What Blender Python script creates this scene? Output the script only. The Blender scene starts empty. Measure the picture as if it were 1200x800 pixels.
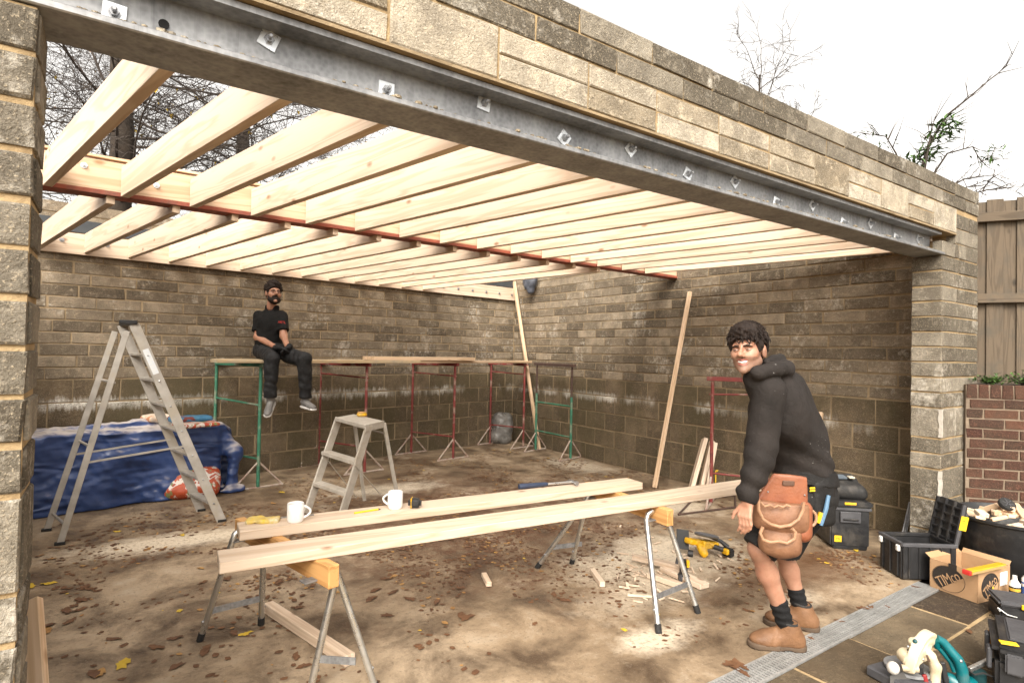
import bpy, bmesh, math, random
import numpy as np
from mathutils import Vector, Matrix, noise as mnoise
random.seed(7); RNG = np.random.default_rng(7)
sc = bpy.context.scene
COL = sc.collection
# ------------------------------------------------------------------ camera
CAM = Vector((-5.9328, -8.5935, 1.5935))
FPX = 680.72
ROT = (Matrix.Rotation(-0.60132, 3, 'Z') @ Matrix.Rotation(1.588104, 3, 'X') @ Matrix.Rotation(0.020557, 3, 'Z'))
cam = bpy.data.objects.new('camera', bpy.data.cameras.new('camera'))
COL.objects.link(cam)
cam.matrix_world = Matrix.Translation(CAM) @ ROT.to_4x4()
cam.data.sensor_width = 36.0
cam.data.lens = 36.0 * FPX / 1200.0
cam.data.clip_start = 0.05; cam.data.clip_end = 500
sc.camera = cam
# ------------------------------------------------------------------ sky and sun (bright overcast)
SUN_EL, SUN_ROT = math.radians(42), math.radians(-138)
w = bpy.data.worlds.new('World'); sc.world = w; w.use_nodes = True
nt = w.node_tree; nt.nodes.clear()
sky = nt.nodes.new('ShaderNodeTexSky'); sky.sky_type = 'NISHITA'; sky.sun_disc = False
sky.sun_elevation = SUN_EL; sky.sun_rotation = SUN_ROT; sky.air_density = 1.0; sky.dust_density = 4.0; sky.ozone_density = 1.0
hs = nt.nodes.new('ShaderNodeHueSaturation'); hs.inputs['Saturation'].default_value = 0.10
bg = nt.nodes.new('ShaderNodeBackground'); bg.inputs['Strength'].default_value = 0.15
wo = nt.nodes.new('ShaderNodeOutputWorld')
nt.links.new(sky.outputs[0], hs.inputs['Color']); tint = nt.nodes.new('ShaderNodeVectorMath'); tint.operation = 'MULTIPLY'; tint.inputs[1].default_value = (1.04, 0.985, 0.91); nt.links.new(hs.outputs[0], tint.inputs[0]); nt.links.new(tint.outputs[0], bg.inputs[0]); nt.links.new(bg.outputs[0], wo.inputs[0])
sun = bpy.data.objects.new('sun', bpy.data.lights.new('sun', 'SUN')); COL.objects.link(sun)
sun.data.energy = 1.4; sun.data.angle = math.radians(34); sun.data.color = (1.0, 0.92, 0.81)
sd = Vector((math.sin(SUN_ROT) * math.cos(SUN_EL), math.cos(SUN_ROT) * math.cos(SUN_EL), math.sin(SUN_EL)))
sun.rotation_euler = sd.to_track_quat('Z', 'Y').to_euler()
vs = sc.view_settings
sc.display_settings.display_device = 'sRGB'
vs.view_transform = 'Standard'; vs.look = 'None'; vs.exposure = 1.42; vs.gamma = 1.0; vs.use_curve_mapping = False
sc.cycles.max_bounces = 8; sc.cycles.diffuse_bounces = 5; sc.cycles.caustics_reflective = False; sc.cycles.caustics_refractive = False
sc.cycles.use_denoising = True

# ------------------------------------------------------------------ pixel helpers (pixels of the 1200x800 photograph)
FW = Vector((math.sin(0.60132), math.cos(0.60132), 0)); RT = Vector((math.cos(0.60132), -math.sin(0.60132), 0)); UP = Vector((0, 0, 1))
def ray(u, v): return ROT @ Vector(((u - 600) / FPX, -(v - 400) / FPX, -1.0))
def PX(u, v, x): d = ray(u, v); return CAM + d * ((x - CAM.x) / d.x)
def PY(u, v, y): d = ray(u, v); return CAM + d * ((y - CAM.y) / d.y)
def PZ(u, v, z=0.0): d = ray(u, v); return CAM + d * ((z - CAM.z) / d.z)
def PD(u, v, dep): d = ray(u, v); return CAM + d * (dep / d.dot(FW))
def dep(P): return (Vector(P) - CAM).dot(FW)
def PV(u, v, g): return PD(u, v, dep(g))

# ------------------------------------------------------------------ object helpers
def wm(o):
    m = o.matrix_basis.copy()
    if o.parent: m = wm(o.parent) @ o.matrix_parent_inverse @ m
    return m
def link(o, parent=None, M=None):
    COL.objects.link(o)
    if M is not None: o.matrix_basis = M
    if parent is not None:
        o.parent = parent; o.matrix_parent_inverse = wm(parent).inverted()
    return o
def tag(o, label=None, cat=None, group=None, kind=None):
    if label: o['label'] = label
    if cat: o['category'] = cat
    if group: o['group'] = group
    if kind: o['kind'] = kind
    return o
def thing(name, label, cat, loc=(0, 0, 0), rz=0, group=None):
    o = bpy.data.objects.new(name, None); o.empty_display_size = 0.1
    link(o, None, Matrix.Translation(Vector(loc)) @ Matrix.Rotation(rz, 4, 'Z'))
    return tag(o, label, cat, group)
def clone(src, M, label=None, group=None):
    """copy a top-level thing with its parts; M is the new world matrix of the thing"""
    r = src.copy(); COL.objects.link(r); r.matrix_basis = M
    if label: r['label'] = label
    if group: r['group'] = group
    def rec(a, b):
        for ch in [c for c in bpy.data.objects if c.parent == a]:
            d = ch.copy(); COL.objects.link(d); d.parent = b; d.matrix_parent_inverse = ch.matrix_parent_inverse.copy()
            rec(ch, d)
    rec(src, r)
    return r
def mesh(name, V, F, mat=None, smooth=False, bevel=0.0, seg=1):
    me = bpy.data.meshes.new(name); me.from_pydata([tuple(v) for v in V], [], [tuple(f) for f in F])
    if bevel > 0:
        bm = bmesh.new(); bm.from_mesh(me)
        ed = [e for e in bm.edges if len(e.link_faces) == 2 and e.calc_face_angle(0) > 0.6]
        bmesh.ops.bevel(bm, geom=ed, offset=bevel, segments=seg, affect='EDGES', profile=0.5, clamp_overlap=True)
        bm.to_mesh(me); bm.free()
    if mat is not None: me.materials.append(mat)
    if smooth:
        me.shade_smooth() if hasattr(me, 'shade_smooth') else [setattr(p, 'use_smooth', True) for p in me.polygons]
    me.update(); return me
def fix(me):
    bm = bmesh.new(); bm.from_mesh(me); bmesh.ops.recalc_face_normals(bm, faces=bm.faces); bm.to_mesh(me); bm.free(); return me
def ob(name, me, parent=None, M=None): return link(bpy.data.objects.new(name, me), parent, M)

class MB:
    """collects shapes for ONE part"""
    def __init__(s): s.V = []; s.F = []; s.MI = []; s.mi = 0
    def add(s, V, F):
        n = len(s.V); s.V += [Vector(v) for v in V]; s.F += [tuple(i + n for i in f) for f in F]; s.MI += [s.mi] * len(F)
    def box(s, c, size, R=None):
        c = Vector(c); h = Vector(size) * 0.5
        P = [Vector((x * h.x, y * h.y, z * h.z)) for x in (-1, 1) for y in (-1, 1) for z in (-1, 1)]
        if R is not None: P = [R @ q for q in P]
        s.add([c + q for q in P], [(0, 1, 3, 2), (4, 6, 7, 5), (0, 4, 5, 1), (2, 3, 7, 6), (0, 2, 6, 4), (1, 5, 7, 3)]); return s
    def bar(s, a, b, wd, ht, up=(0, 0, 1)):
        a = Vector(a); b = Vector(b); x = (b - a).normalized(); y = Vector(up).cross(x)
        if y.length < 1e-4: y = Vector((1, 0, 0)).cross(x)
        y.normalize(); z = x.cross(y); R = Matrix((x, y, z)).transposed()
        return s.box((a + b) / 2, ((b - a).length, wd, ht), R)
    def tube(s, pts, r, n=8, cap=True):
        pts = [Vector(p) for p in pts]; m = len(pts)
        rs = r if isinstance(r, (list, tuple)) else [r] * m
        T = []
        for i in range(m):
            t = (pts[min(i + 1, m - 1)] - pts[max(i - 1, 0)])
            T.append(t.normalized() if t.length > 1e-9 else Vector((0, 0, 1)))
        ref = Vector((0, 0, 1)) if abs(T[0].z) < 0.9 else Vector((1, 0, 0))
        V = []; nrm = (ref - T[0] * ref.dot(T[0])).normalized()
        for i in range(m):
            nrm = (nrm - T[i] * nrm.dot(T[i]));
            nrm = nrm.normalized() if nrm.length > 1e-6 else T[i].orthogonal().normalized()
            bn = T[i].cross(nrm)
            for k in range(n):
                a = 2 * math.pi * k / n; V.append(pts[i] + (nrm * math.cos(a) + bn * math.sin(a)) * rs[i])
        F = [(i * n + k, i * n + (k + 1) % n, (i + 1) * n + (k + 1) % n, (i + 1) * n + k) for i in range(m - 1) for k in range(n)]
        if cap: F += [tuple(range(n - 1, -1, -1)), tuple((m - 1) * n + k for k in range(n))]
        s.add(V, F); return s
    def lathe(s, prof, n=20, M=None, cap=True):
        V = []; m = len(prof)
        for (r, z) in prof:
            for k in range(n):
                a = 2 * math.pi * k / n; V.append(Vector((r * math.cos(a), r * math.sin(a), z)))
        if M is not None: V = [M @ v for v in V]
        F = [(i * n + k, i * n + (k + 1) % n, (i + 1) * n + (k + 1) % n, (i + 1) * n + k) for i in range(m - 1) for k in range(n)]
        if cap: F += [tuple(range(n - 1, -1, -1)), tuple((m - 1) * n + k for k in range(n))]
        s.add(V, F); return s
    def prism(s, poly, h, M=None):
        n = len(poly); V = [Vector((x, y, 0)) for x, y in poly] + [Vector((x, y, h)) for x, y in poly]
        if M is not None: V = [M @ v for v in V]
        s.add(V, [tuple(range(n - 1, -1, -1)), tuple(range(n, 2 * n))] + [(k, (k + 1) % n, n + (k + 1) % n, n + k) for k in range(n)]); return s
    def sphere(s, c, r, n=10, m=6):
        r = Vector(r) if not isinstance(r, (int, float)) else Vector((r, r, r)); c = Vector(c); V = []
        for i in range(1, m):
            t = math.pi * i / m
            for k in range(n):
                a = 2 * math.pi * k / n; V.append(c + Vector((r.x * math.sin(t) * math.cos(a), r.y * math.sin(t) * math.sin(a), r.z * math.cos(t))))
        V += [c + Vector((0, 0, r.z)), c - Vector((0, 0, r.z))]; top = (m - 1) * n
        F = [(i * n + k, (i + 1) * n + k, (i + 1) * n + (k + 1) % n, i * n + (k + 1) % n) for i in range(m - 2) for k in range(n)]
        F += [(top, k, (k + 1) % n) for k in range(n)] + [(top + 1, (m - 2) * n + (k + 1) % n, (m - 2) * n + k) for k in range(n)]
        s.add(V, F); return s
    def build(s, name, mat, parent=None, bevel=0.0, smooth=False, seg=1, M=None, label=None):
        me = bpy.data.meshes.new(name); inv = M.inverted() if M is not None else None
        me.from_pydata([tuple(inv @ v) if inv else tuple(v) for v in s.V], [], s.F)
        mats = mat if isinstance(mat, (list, tuple)) else [mat]
        for m_ in mats: me.materials.append(m_)
        if len(mats) > 1: me.polygons.foreach_set('material_index', s.MI)
        bm = bmesh.new(); bm.from_mesh(me); bmesh.ops.recalc_face_normals(bm, faces=bm.faces)
        if bevel > 0:
            ed = [e for e in bm.edges if len(e.link_faces) == 2 and e.calc_face_angle(0) > 0.6]
            bmesh.ops.bevel(bm, geom=ed, offset=bevel, segments=seg, affect='EDGES', clamp_overlap=True)
        bm.to_mesh(me); bm.free()
        if smooth:
            for p_ in me.polygons: p_.use_smooth = True
            try: me.set_sharp_from_angle(angle=math.radians(40))
            except Exception: pass
        o = ob(name, me, parent, M)
        if label: o['label'] = label
        return o
def frame(o, x, z=(0, 0, 1)):
    """matrix with origin o, X along x, Z close to z"""
    x = Vector(x).normalized(); z = Vector(z); y = z.cross(x).normalized(); z = x.cross(y)
    return Matrix.Translation(Vector(o)) @ Matrix((x, y, z)).transposed().to_4x4()
def stick(name, a, b, wd, ht, mat, parent=None, up=(0, 0, 1), bevel=0.003, roll=0, label=None):
    """a timber-like bar whose own X axis runs along its length"""
    a = Vector(a); b = Vector(b); z = Vector(up)
    if (b - a).normalized().cross(z).length < 0.05: z = Vector((1, 0, 0))
    M = frame((a + b) / 2, b - a, z) @ Matrix.Rotation(roll, 4, 'X')
    m = MB(); m.box((0, 0, 0), ((b - a).length, wd, ht))
    m.V = [M @ v for v in m.V]
    return m.build(name, mat, parent, bevel=bevel, M=M, label=label)

# ------------------------------------------------------------------ materials
MATS = {}
def N(nt, t, **kw):
    n = nt.nodes.new(t)
    for k, v in kw.items():
        if k.startswith('i_'):
            key = k[2:]; n.inputs[int(key) if key.isdigit() else key.replace('_', ' ')].default_value = v
        else: setattr(n, k, v)
    return n
def newmat(name):
    m = bpy.data.materials.new(name); m.use_nodes = True; nt = m.node_tree; nt.nodes.clear()
    out = N(nt, 'ShaderNodeOutputMaterial'); b = N(nt, 'ShaderNodeBsdfPrincipled'); nt.links.new(b.outputs[0], out.inputs[0])
    MATS[name] = m; return m, nt, b
def c4(c): return (c[0], c[1], c[2], 1.0)
def ramp(nt, fac, stops):
    r = N(nt, 'ShaderNodeValToRGB'); e = r.color_ramp.elements
    while len(e) < len(stops): e.new(0.5)
    for k, (p, c) in enumerate(stops): e[k].position = p; e[k].color = c4(c)
    nt.links.new(fac, r.inputs[0]); return r.outputs[0]
def mixc(nt, fac, a, b, mode='MIX'):
    m = N(nt, 'ShaderNodeMix', data_type='RGBA', blend_type=mode)
    for s_, v in ((0, fac), (6, a), (7, b)):
        if isinstance(v, (int, float)): m.inputs[s_].default_value = v
        elif isinstance(v, tuple): m.inputs[s_].default_value = c4(v)
        else: nt.links.new(v, m.inputs[s_])
    return m.outputs[2]
def math_(nt, op, a, b=0.0, c=0.0, clamp=False):
    m = N(nt, 'ShaderNodeMath', operation=op); m.use_clamp = clamp
    for k, v in enumerate((a, b, c)):
        if isinstance(v, (int, float)): m.inputs[k].default_value = v
        else: nt.links.new(v, m.inputs[k])
    return m.outputs[0]
def mapr(nt, v, a, b, c=0.0, d=1.0):
    m = N(nt, 'ShaderNodeMapRange'); m.inputs[1].default_value = a; m.inputs[2].default_value = b; m.inputs[3].default_value = c; m.inputs[4].default_value = d
    nt.links.new(v, m.inputs[0]); return m.outputs[0]
def coords(nt, kind='Object', scale=(1, 1, 1), rnd=0.0):
    if kind == 'World': v = N(nt, 'ShaderNodeNewGeometry').outputs['Position']
    else: v = N(nt, 'ShaderNodeTexCoord').outputs[kind]
    if rnd:
        oi = N(nt, 'ShaderNodeObjectInfo'); ad = N(nt, 'ShaderNodeVectorMath', operation='ADD')
        sc_ = math_(nt, 'MULTIPLY', oi.outputs['Random'], rnd); nt.links.new(v, ad.inputs[0]); nt.links.new(sc_, ad.inputs[1]); v = ad.outputs[0]
    mp = N(nt, 'ShaderNodeMapping'); mp.inputs['Scale'].default_value = scale; nt.links.new(v, mp.inputs[0]); return mp.outputs[0]
def noise(nt, vec, scale, detail=4.0, rough=0.55, dist=0.0):
    n = N(nt, 'ShaderNodeTexNoise'); n.inputs['Scale'].default_value = scale; n.inputs['Detail'].default_value = detail
    n.inputs['Roughness'].default_value = rough; n.inputs['Distortion'].default_value = dist
    nt.links.new(vec, n.inputs['Vector']); return n.outputs['Fac']
def bump(nt, b, h, strength, dist=0.01):
    n = N(nt, 'ShaderNodeBump'); n.inputs['Strength'].default_value = strength; n.inputs['Distance'].default_value = dist
    nt.links.new(h, n.inputs['Height']); nt.links.new(n.outputs[0], b.inputs['Normal'])
def simple(name, col, col2=None, rough=0.6, metal=0.0, scale=12, bumpv=0.0, bscale=60, kind='Object', stretch=(1, 1, 1), var=0.0, spec=0.5, dirt=None):
    """two-tone noise material with optional dirt colour and bump"""
    m, nt, b = newmat(name)
    col2 = col2 or tuple(c * 0.75 for c in col)
    v = coords(nt, kind, stretch, 7.0)
    c = ramp(nt, noise(nt, v, scale, 5), [(0.3, col2), (0.7, col)])
    if dirt:
        f = mapr(nt, noise(nt, v, scale * 0.37, 6, 0.65), 0.52, 0.66); c = mixc(nt, f, c, dirt)
    if var:
        oi = N(nt, 'ShaderNodeObjectInfo'); f = mapr(nt, oi.outputs['Random'], 0, 1, 1 - var, 1 + var)
        vm = N(nt, 'ShaderNodeVectorMath', operation='SCALE'); nt.links.new(c, vm.inputs[0]); nt.links.new(f, vm.inputs['Scale']); c = vm.outputs[0]
    nt.links.new(c, b.inputs['Base Color'])
    rr = mapr(nt, noise(nt, v, scale * 2.3, 4), 0.3, 0.7, max(0.05, rough - 0.1), min(1, rough + 0.12)); nt.links.new(rr, b.inputs['Roughness'])
    b.inputs['Metallic'].default_value = metal
    b.inputs['Specular IOR Level'].default_value = spec
    if bumpv: bump(nt, b, noise(nt, v, bscale, 5), bumpv, 0.01)
    return m
# ------------------------------------------------------------------ special materials
def brick_mat(name, tones, speck=(0.5, 0.42, 0.3), lime=(0.62, 0.58, 0.5), limeamt=0.62, band=None, grain=170, damp=None):
    m, nt, b = newmat(name)
    oi = N(nt, 'ShaderNodeObjectInfo'); wv = coords(nt, 'World'); ov = coords(nt, 'Object', (1, 1, 1), 30.0)
    base = ramp(nt, oi.outputs['Random'], tones)
    big = noise(nt, ov, 6.0, 5, 0.6)
    c = mixc(nt, mapr(nt, big, 0.32, 0.62, 0, 0.95), base, mixc(nt, 0.55, base, (0.05, 0.04, 0.028)))
    c = mixc(nt, mapr(nt, noise(nt, ov, 19, 5, 0.7), 0.54, 0.72, 0, 0.55), c, tuple(min(1, 1.9 * x) for x in tones[len(tones) // 2][1]))
    gr = noise(nt, ov, grain, 3, 0.7)
    c = mixc(nt, mapr(nt, gr, 0.56, 0.72, 0, 0.8), c, speck)                     # pale aggregate
    c = mixc(nt, mapr(nt, noise(nt, ov, grain * 0.8, 3, 0.7), 0.6, 0.7, 0, 0.7), c, (0.03, 0.027, 0.022))
    ln = math_(nt, 'MULTIPLY', noise(nt, wv, 2.2, 7, 0.72), math_(nt, 'ADD', noise(nt, wv, 22, 5, 0.7), 0.5))
    c = mixc(nt, mapr(nt, ln, limeamt * 0.8, limeamt * 1.1, 0, 0.7), c, lime)   # lime smudges
    sz = N(nt, 'ShaderNodeSeparateXYZ'); nt.links.new(wv, sz.inputs[0])
    if band:                                                                      # salt bloom along a bed joint
        zc, up_, dn = band
        wob = math_(nt, 'MULTIPLY', math_(nt, 'SUBTRACT', noise(nt, coords(nt, 'World', (1, 1, 0.12)), 17, 6, 0.72), 0.5), 0.26)
        zz = math_(nt, 'SUBTRACT', sz.outputs[2], zc); ab = math_(nt, 'ABSOLUTE', math_(nt, 'ADD', zz, wob))
        f = mapr(nt, ab, 0.075, 0.01, 0, 1)
        pat = mapr(nt, noise(nt, coords(nt, 'World', (1, 1, 0.3)), 1.6, 4, 0.6), 0.46, 0.58)
        spk = mapr(nt, noise(nt, wv, 65, 4, 0.75), 0.33, 0.50)
        c = mixc(nt, math_(nt, 'MULTIPLY', math_(nt, 'MULTIPLY', f, pat), spk), c, (0.72, 0.69, 0.62))
    if damp:
        f = mapr(nt, noise(nt, coords(nt, 'World', (1, 1, 0.5)), 1.7, 5, 0.6), 0.42, 0.62, 0, 0.6); c = mixc(nt, f, c, damp)
    nt.links.new(c, b.inputs['Base Color']); b.inputs['Roughness'].default_value = 0.9; b.inputs['Specular IOR Level'].default_value = 0.25
    h = math_(nt, 'ADD', math_(nt, 'MULTIPLY', gr, 0.6), noise(nt, ov, 40, 5, 0.7)); bump(nt, b, h, 0.95, 0.011)
    return m
UPPER = brick_mat('brick_upper', [(0.0, (0.115, 0.09, 0.063)), (0.3, (0.18, 0.143, 0.10)), (0.62, (0.245, 0.197, 0.14)), (1.0, (0.335, 0.272, 0.195))], limeamt=0.70)
LOWER = brick_mat('brick_lower', [(0.0, (0.11, 0.081, 0.05)), (0.5, (0.155, 0.114, 0.07)), (1.0, (0.205, 0.152, 0.095))], band=(0.955, 0.05, 0.05), limeamt=0.86, damp=(0.075, 0.062, 0.03))
FRONT = brick_mat('brick_front', [(0.0, (0.105, 0.09, 0.068)), (0.35, (0.155, 0.136, 0.105)), (0.65, (0.215, 0.19, 0.15)), (1.0, (0.31, 0.277, 0.22))], limeamt=0.70, grain=120)
PALEB = brick_mat('brick_pale', [(0.0, (0.27, 0.22, 0.15)), (0.4, (0.40, 0.34, 0.25)), (1.0, (0.56, 0.50, 0.40))], limeamt=0.74, grain=120, speck=(0.66, 0.6, 0.5))
REDB = brick_mat('brick_red', [(0.0, (0.045, 0.02, 0.014)), (0.5, (0.07, 0.031, 0.02)), (1.0, (0.11, 0.05, 0.03))], speck=(0.22, 0.11, 0.08), limeamt=0.9, grain=120)
MORTAR = simple('mortar', (0.44, 0.325, 0.18), (0.25, 0.175, 0.095), rough=0.95, scale=9, bumpv=0.7, bscale=55, kind='World', spec=0.2)
MORTARI = simple('mortar_interior', (0.36, 0.275, 0.17), (0.19, 0.14, 0.085), rough=0.95, scale=5, bumpv=0.7, bscale=45, kind='World', spec=0.2)
MORTARD = simple('mortar_dirty', (0.27, 0.19, 0.10), (0.15, 0.10, 0.05), rough=0.95, scale=7, bumpv=0.7, bscale=55, kind='World', spec=0.2)

def wood_mat(name, pale, dark, knot, grain=1.0, rough=0.55, dirt=None):
    m, nt, b = newmat(name)
    v = coords(nt, 'Object', (1, 1, 1), 23.0)
    mp = N(nt, 'ShaderNodeMapping'); mp.inputs['Scale'].default_value = (0.55 * grain, 9 * grain, 9 * grain); nt.links.new(v, mp.inputs[0])
    n1 = noise(nt, mp.outputs[0], 1.0, 3, 0.5, 0.6)
    rings = math_(nt, 'SINE', math_(nt, 'MULTIPLY', n1, 38.0))
    mp2 = N(nt, 'ShaderNodeMapping'); mp2.inputs['Scale'].default_value = (6, 220, 220); nt.links.new(v, mp2.inputs[0])
    fine = noise(nt, mp2.outputs[0], 1.0, 3, 0.6)
    g = math_(nt, 'ADD', math_(nt, 'MULTIPLY', mapr(nt, rings, 0.0, 1.0), 0.55), math_(nt, 'MULTIPLY', fine, 0.42))
    c = ramp(nt, g, [(0.12, pale), (0.85, dark)])
    vo = N(nt, 'ShaderNodeTexVoronoi'); vo.inputs['Scale'].default_value = 1.0
    mp3 = N(nt, 'ShaderNodeMapping'); mp3.inputs['Scale'].default_value = (3.1, 6, 6); nt.links.new(v, mp3.inputs[0]); nt.links.new(mp3.outputs[0], vo.inputs['Vector'])
    c = mixc(nt, mapr(nt, vo.outputs['Distance'], 0.13, 0.05, 0, 0.85), c, knot)
    oi = N(nt, 'ShaderNodeObjectInfo'); f = mapr(nt, oi.outputs['Random'], 0, 1, 0.84, 1.08)
    vm = N(nt, 'ShaderNodeVectorMath', operation='SCALE'); nt.links.new(c, vm.inputs[0]); nt.links.new(f, vm.inputs['Scale']); c = vm.outputs[0]
    if dirt: c = mixc(nt, mapr(nt, noise(nt, v, 5, 6, 0.7), 0.48, 0.68, 0, 0.85), c, dirt)
    nt.links.new(c, b.inputs['Base Color']); b.inputs['Roughness'].default_value = rough; b.inputs['Specular IOR Level'].default_value = 0.3
    bump(nt, b, g, 0.12, 0.003); return m
PINE = wood_mat('planed_pine', (0.71, 0.575, 0.445), (0.56, 0.42, 0.30), (0.27, 0.14, 0.075))
PINE2 = wood_mat('sawn_pine', (0.70, 0.52, 0.36), (0.52, 0.36, 0.22), (0.3, 0.17, 0.08), 0.8)
ORANGEW = wood_mat('old_timber', (0.55, 0.31, 0.12), (0.38, 0.19, 0.065), (0.15, 0.07, 0.03), 1.2)
BOARD = wood_mat('scaffold_board', (0.62, 0.48, 0.30), (0.46, 0.33, 0.19), (0.2, 0.12, 0.06), 1.0, 0.7, (0.33, 0.29, 0.22))
FENCEW = wood_mat('fence_timber', (0.125, 0.095, 0.065), (0.08, 0.06, 0.041), (0.022, 0.016, 0.012), 1.4, 0.8, (0.085, 0.072, 0.055))
PLY = simple('plywood_edge', (0.5, 0.32, 0.14), (0.4, 0.24, 0.1), rough=0.7, scale=30)

def galv(name, col, col2, streak=True, rough=0.5):
    m, nt, b = newmat(name); v = coords(nt, 'World')
    vo = N(nt, 'ShaderNodeTexVoronoi'); vo.inputs['Scale'].default_value = 55; nt.links.new(v, vo.inputs['Vector'])
    n = noise(nt, coords(nt, 'World', (1.2, 1.2, 0.5)), 4.5, 7, 0.7)
    f = math_(nt, 'ADD', math_(nt, 'MULTIPLY', n, 0.85), math_(nt, 'MULTIPLY', vo.outputs['Distance'], 0.18))
    c = ramp(nt, f, [(0.34, col2), (0.66, col)])
    if streak:
        s_ = mapr(nt, noise(nt, coords(nt, 'World', (16, 16, 0.35)), 1.0, 5, 0.7), 0.55, 0.72, 0, 0.55); c = mixc(nt, s_, c, tuple(x * 0.45 for x in col2))
        r_ = mapr(nt, noise(nt, coords(nt, 'World', (3, 3, 9)), 1.0, 6, 0.75), 0.62, 0.74, 0, 0.6); c = mixc(nt, r_, c, (0.16, 0.10, 0.055))
    nt.links.new(c, b.inputs['Base Color']); b.inputs['Metallic'].default_value = 0.55; b.inputs['Roughness'].default_value = rough
    bump(nt, b, n, 0.15, 0.004); return m
STEEL = galv('galvanised_steel', (0.37, 0.375, 0.38), (0.17, 0.174, 0.18))
DRAINM = galv('drain_galv', (0.50, 0.50, 0.49), (0.30, 0.30, 0.29), False)
ZINC = simple('zinc_plate', (0.80, 0.83, 0.85), (0.66, 0.69, 0.72), rough=0.32, metal=0.7, scale=20)
BOLT = simple('bolt_steel', (0.42, 0.43, 0.44), (0.3, 0.3, 0.31), rough=0.4, metal=0.9, scale=30)
REDOX = simple('red_oxide', (0.34, 0.085, 0.045), (0.2, 0.055, 0.035), rough=0.7, scale=10, bumpv=0.2, kind='World', dirt=(0.16, 0.07, 0.05))
REDTR = simple('trestle_red', (0.22, 0.035, 0.03), (0.13, 0.028, 0.024), rough=0.6, scale=14, bumpv=0.2, kind='World', dirt=(0.30, 0.22, 0.17))
GREENTR = simple('trestle_green', (0.045, 0.20, 0.12), (0.03, 0.13, 0.08), rough=0.55, scale=12, bumpv=0.2, kind='World', dirt=(0.25, 0.27, 0.2))
RUSTTR = simple('trestle_rust', (0.09, 0.05, 0.035), (0.05, 0.03, 0.025), rough=0.85, scale=14, bumpv=0.4, kind='World')
SPLASH = simple('paint_splashed_steel', (0.46, 0.41, 0.35), (0.26, 0.15, 0.11), rough=0.75, scale=16, bumpv=0.3, kind='World')
ALU = simple('aluminium', (0.47, 0.44, 0.40), (0.33, 0.305, 0.27), rough=0.45, metal=0.45, scale=9, kind='World', dirt=(0.40, 0.355, 0.29), bumpv=0.08)
ALUP = simple('aluminium_painty', (0.52, 0.48, 0.42), (0.38, 0.345, 0.29), rough=0.65, metal=0.2, scale=14, kind='World', dirt=(0.40, 0.35, 0.28), bumpv=0.15)
CHROME = simple('zinc_tube', (0.62, 0.62, 0.60), (0.54, 0.54, 0.52), rough=0.3, metal=0.9, scale=8, kind='World')
BLACKP = simple('black_plastic', (0.020, 0.020, 0.021), (0.012, 0.012, 0.013), rough=0.45, scale=14, bumpv=0.1, bscale=120, dirt=(0.05, 0.045, 0.04))
RUBBER = simple('black_rubber', (0.018, 0.017, 0.016), (0.010, 0.010, 0.010), rough=0.8, scale=20)
GREYP = simple('dark_grey_plastic', (0.07, 0.07, 0.075), (0.05, 0.05, 0.055), rough=0.5, scale=14)
YELLOW = simple('yellow_plastic', (0.80, 0.46, 0.01), (0.66, 0.36, 0.01), rough=0.4, scale=12, dirt=(0.45, 0.3, 0.08))
YELLOWL = simple('yellow_label', (0.85, 0.55, 0.02), (0.75, 0.47, 0.02), rough=0.45, scale=10)
TEAL = simple('teal_plastic', (0.0, 0.13, 0.145), (0.0, 0.095, 0.11), rough=0.4, scale=10, dirt=(0.07, 0.13, 0.13))
CREAM = simple('cream_cast', (0.66, 0.57, 0.40), (0.52, 0.44, 0.30), rough=0.5, scale=9, dirt=(0.36, 0.29, 0.19), bumpv=0.1)
WHITEP = simple('white_plastic', (0.78, 0.77, 0.74), (0.7, 0.69, 0.66), rough=0.4, scale=12)
CERAMIC = simple('white_ceramic', (0.84, 0.83, 0.81), (0.79, 0.78, 0.76), rough=0.18, scale=4)
CARD = simple('cardboard', (0.42, 0.26, 0.14), (0.36, 0.215, 0.11), rough=0.85, scale=9, bumpv=0.15, bscale=30, dirt=(0.33, 0.2, 0.11))
INK = simple('black_print', (0.022, 0.017, 0.013), (0.016, 0.012, 0.010), rough=0.7, scale=20)
REDP = simple('red_plastic', (0.55, 0.03, 0.02), (0.45, 0.025, 0.02), rough=0.45, scale=12)
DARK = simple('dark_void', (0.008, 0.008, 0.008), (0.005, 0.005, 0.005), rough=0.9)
SLATE = simple('slate_membrane', (0.05, 0.056, 0.062), (0.032, 0.037, 0.042), rough=0.6, scale=5, kind='World')
SOIL = simple('soil', (0.05, 0.035, 0.022), (0.03, 0.02, 0.013), rough=1.0, scale=20, bumpv=0.8)

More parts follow.
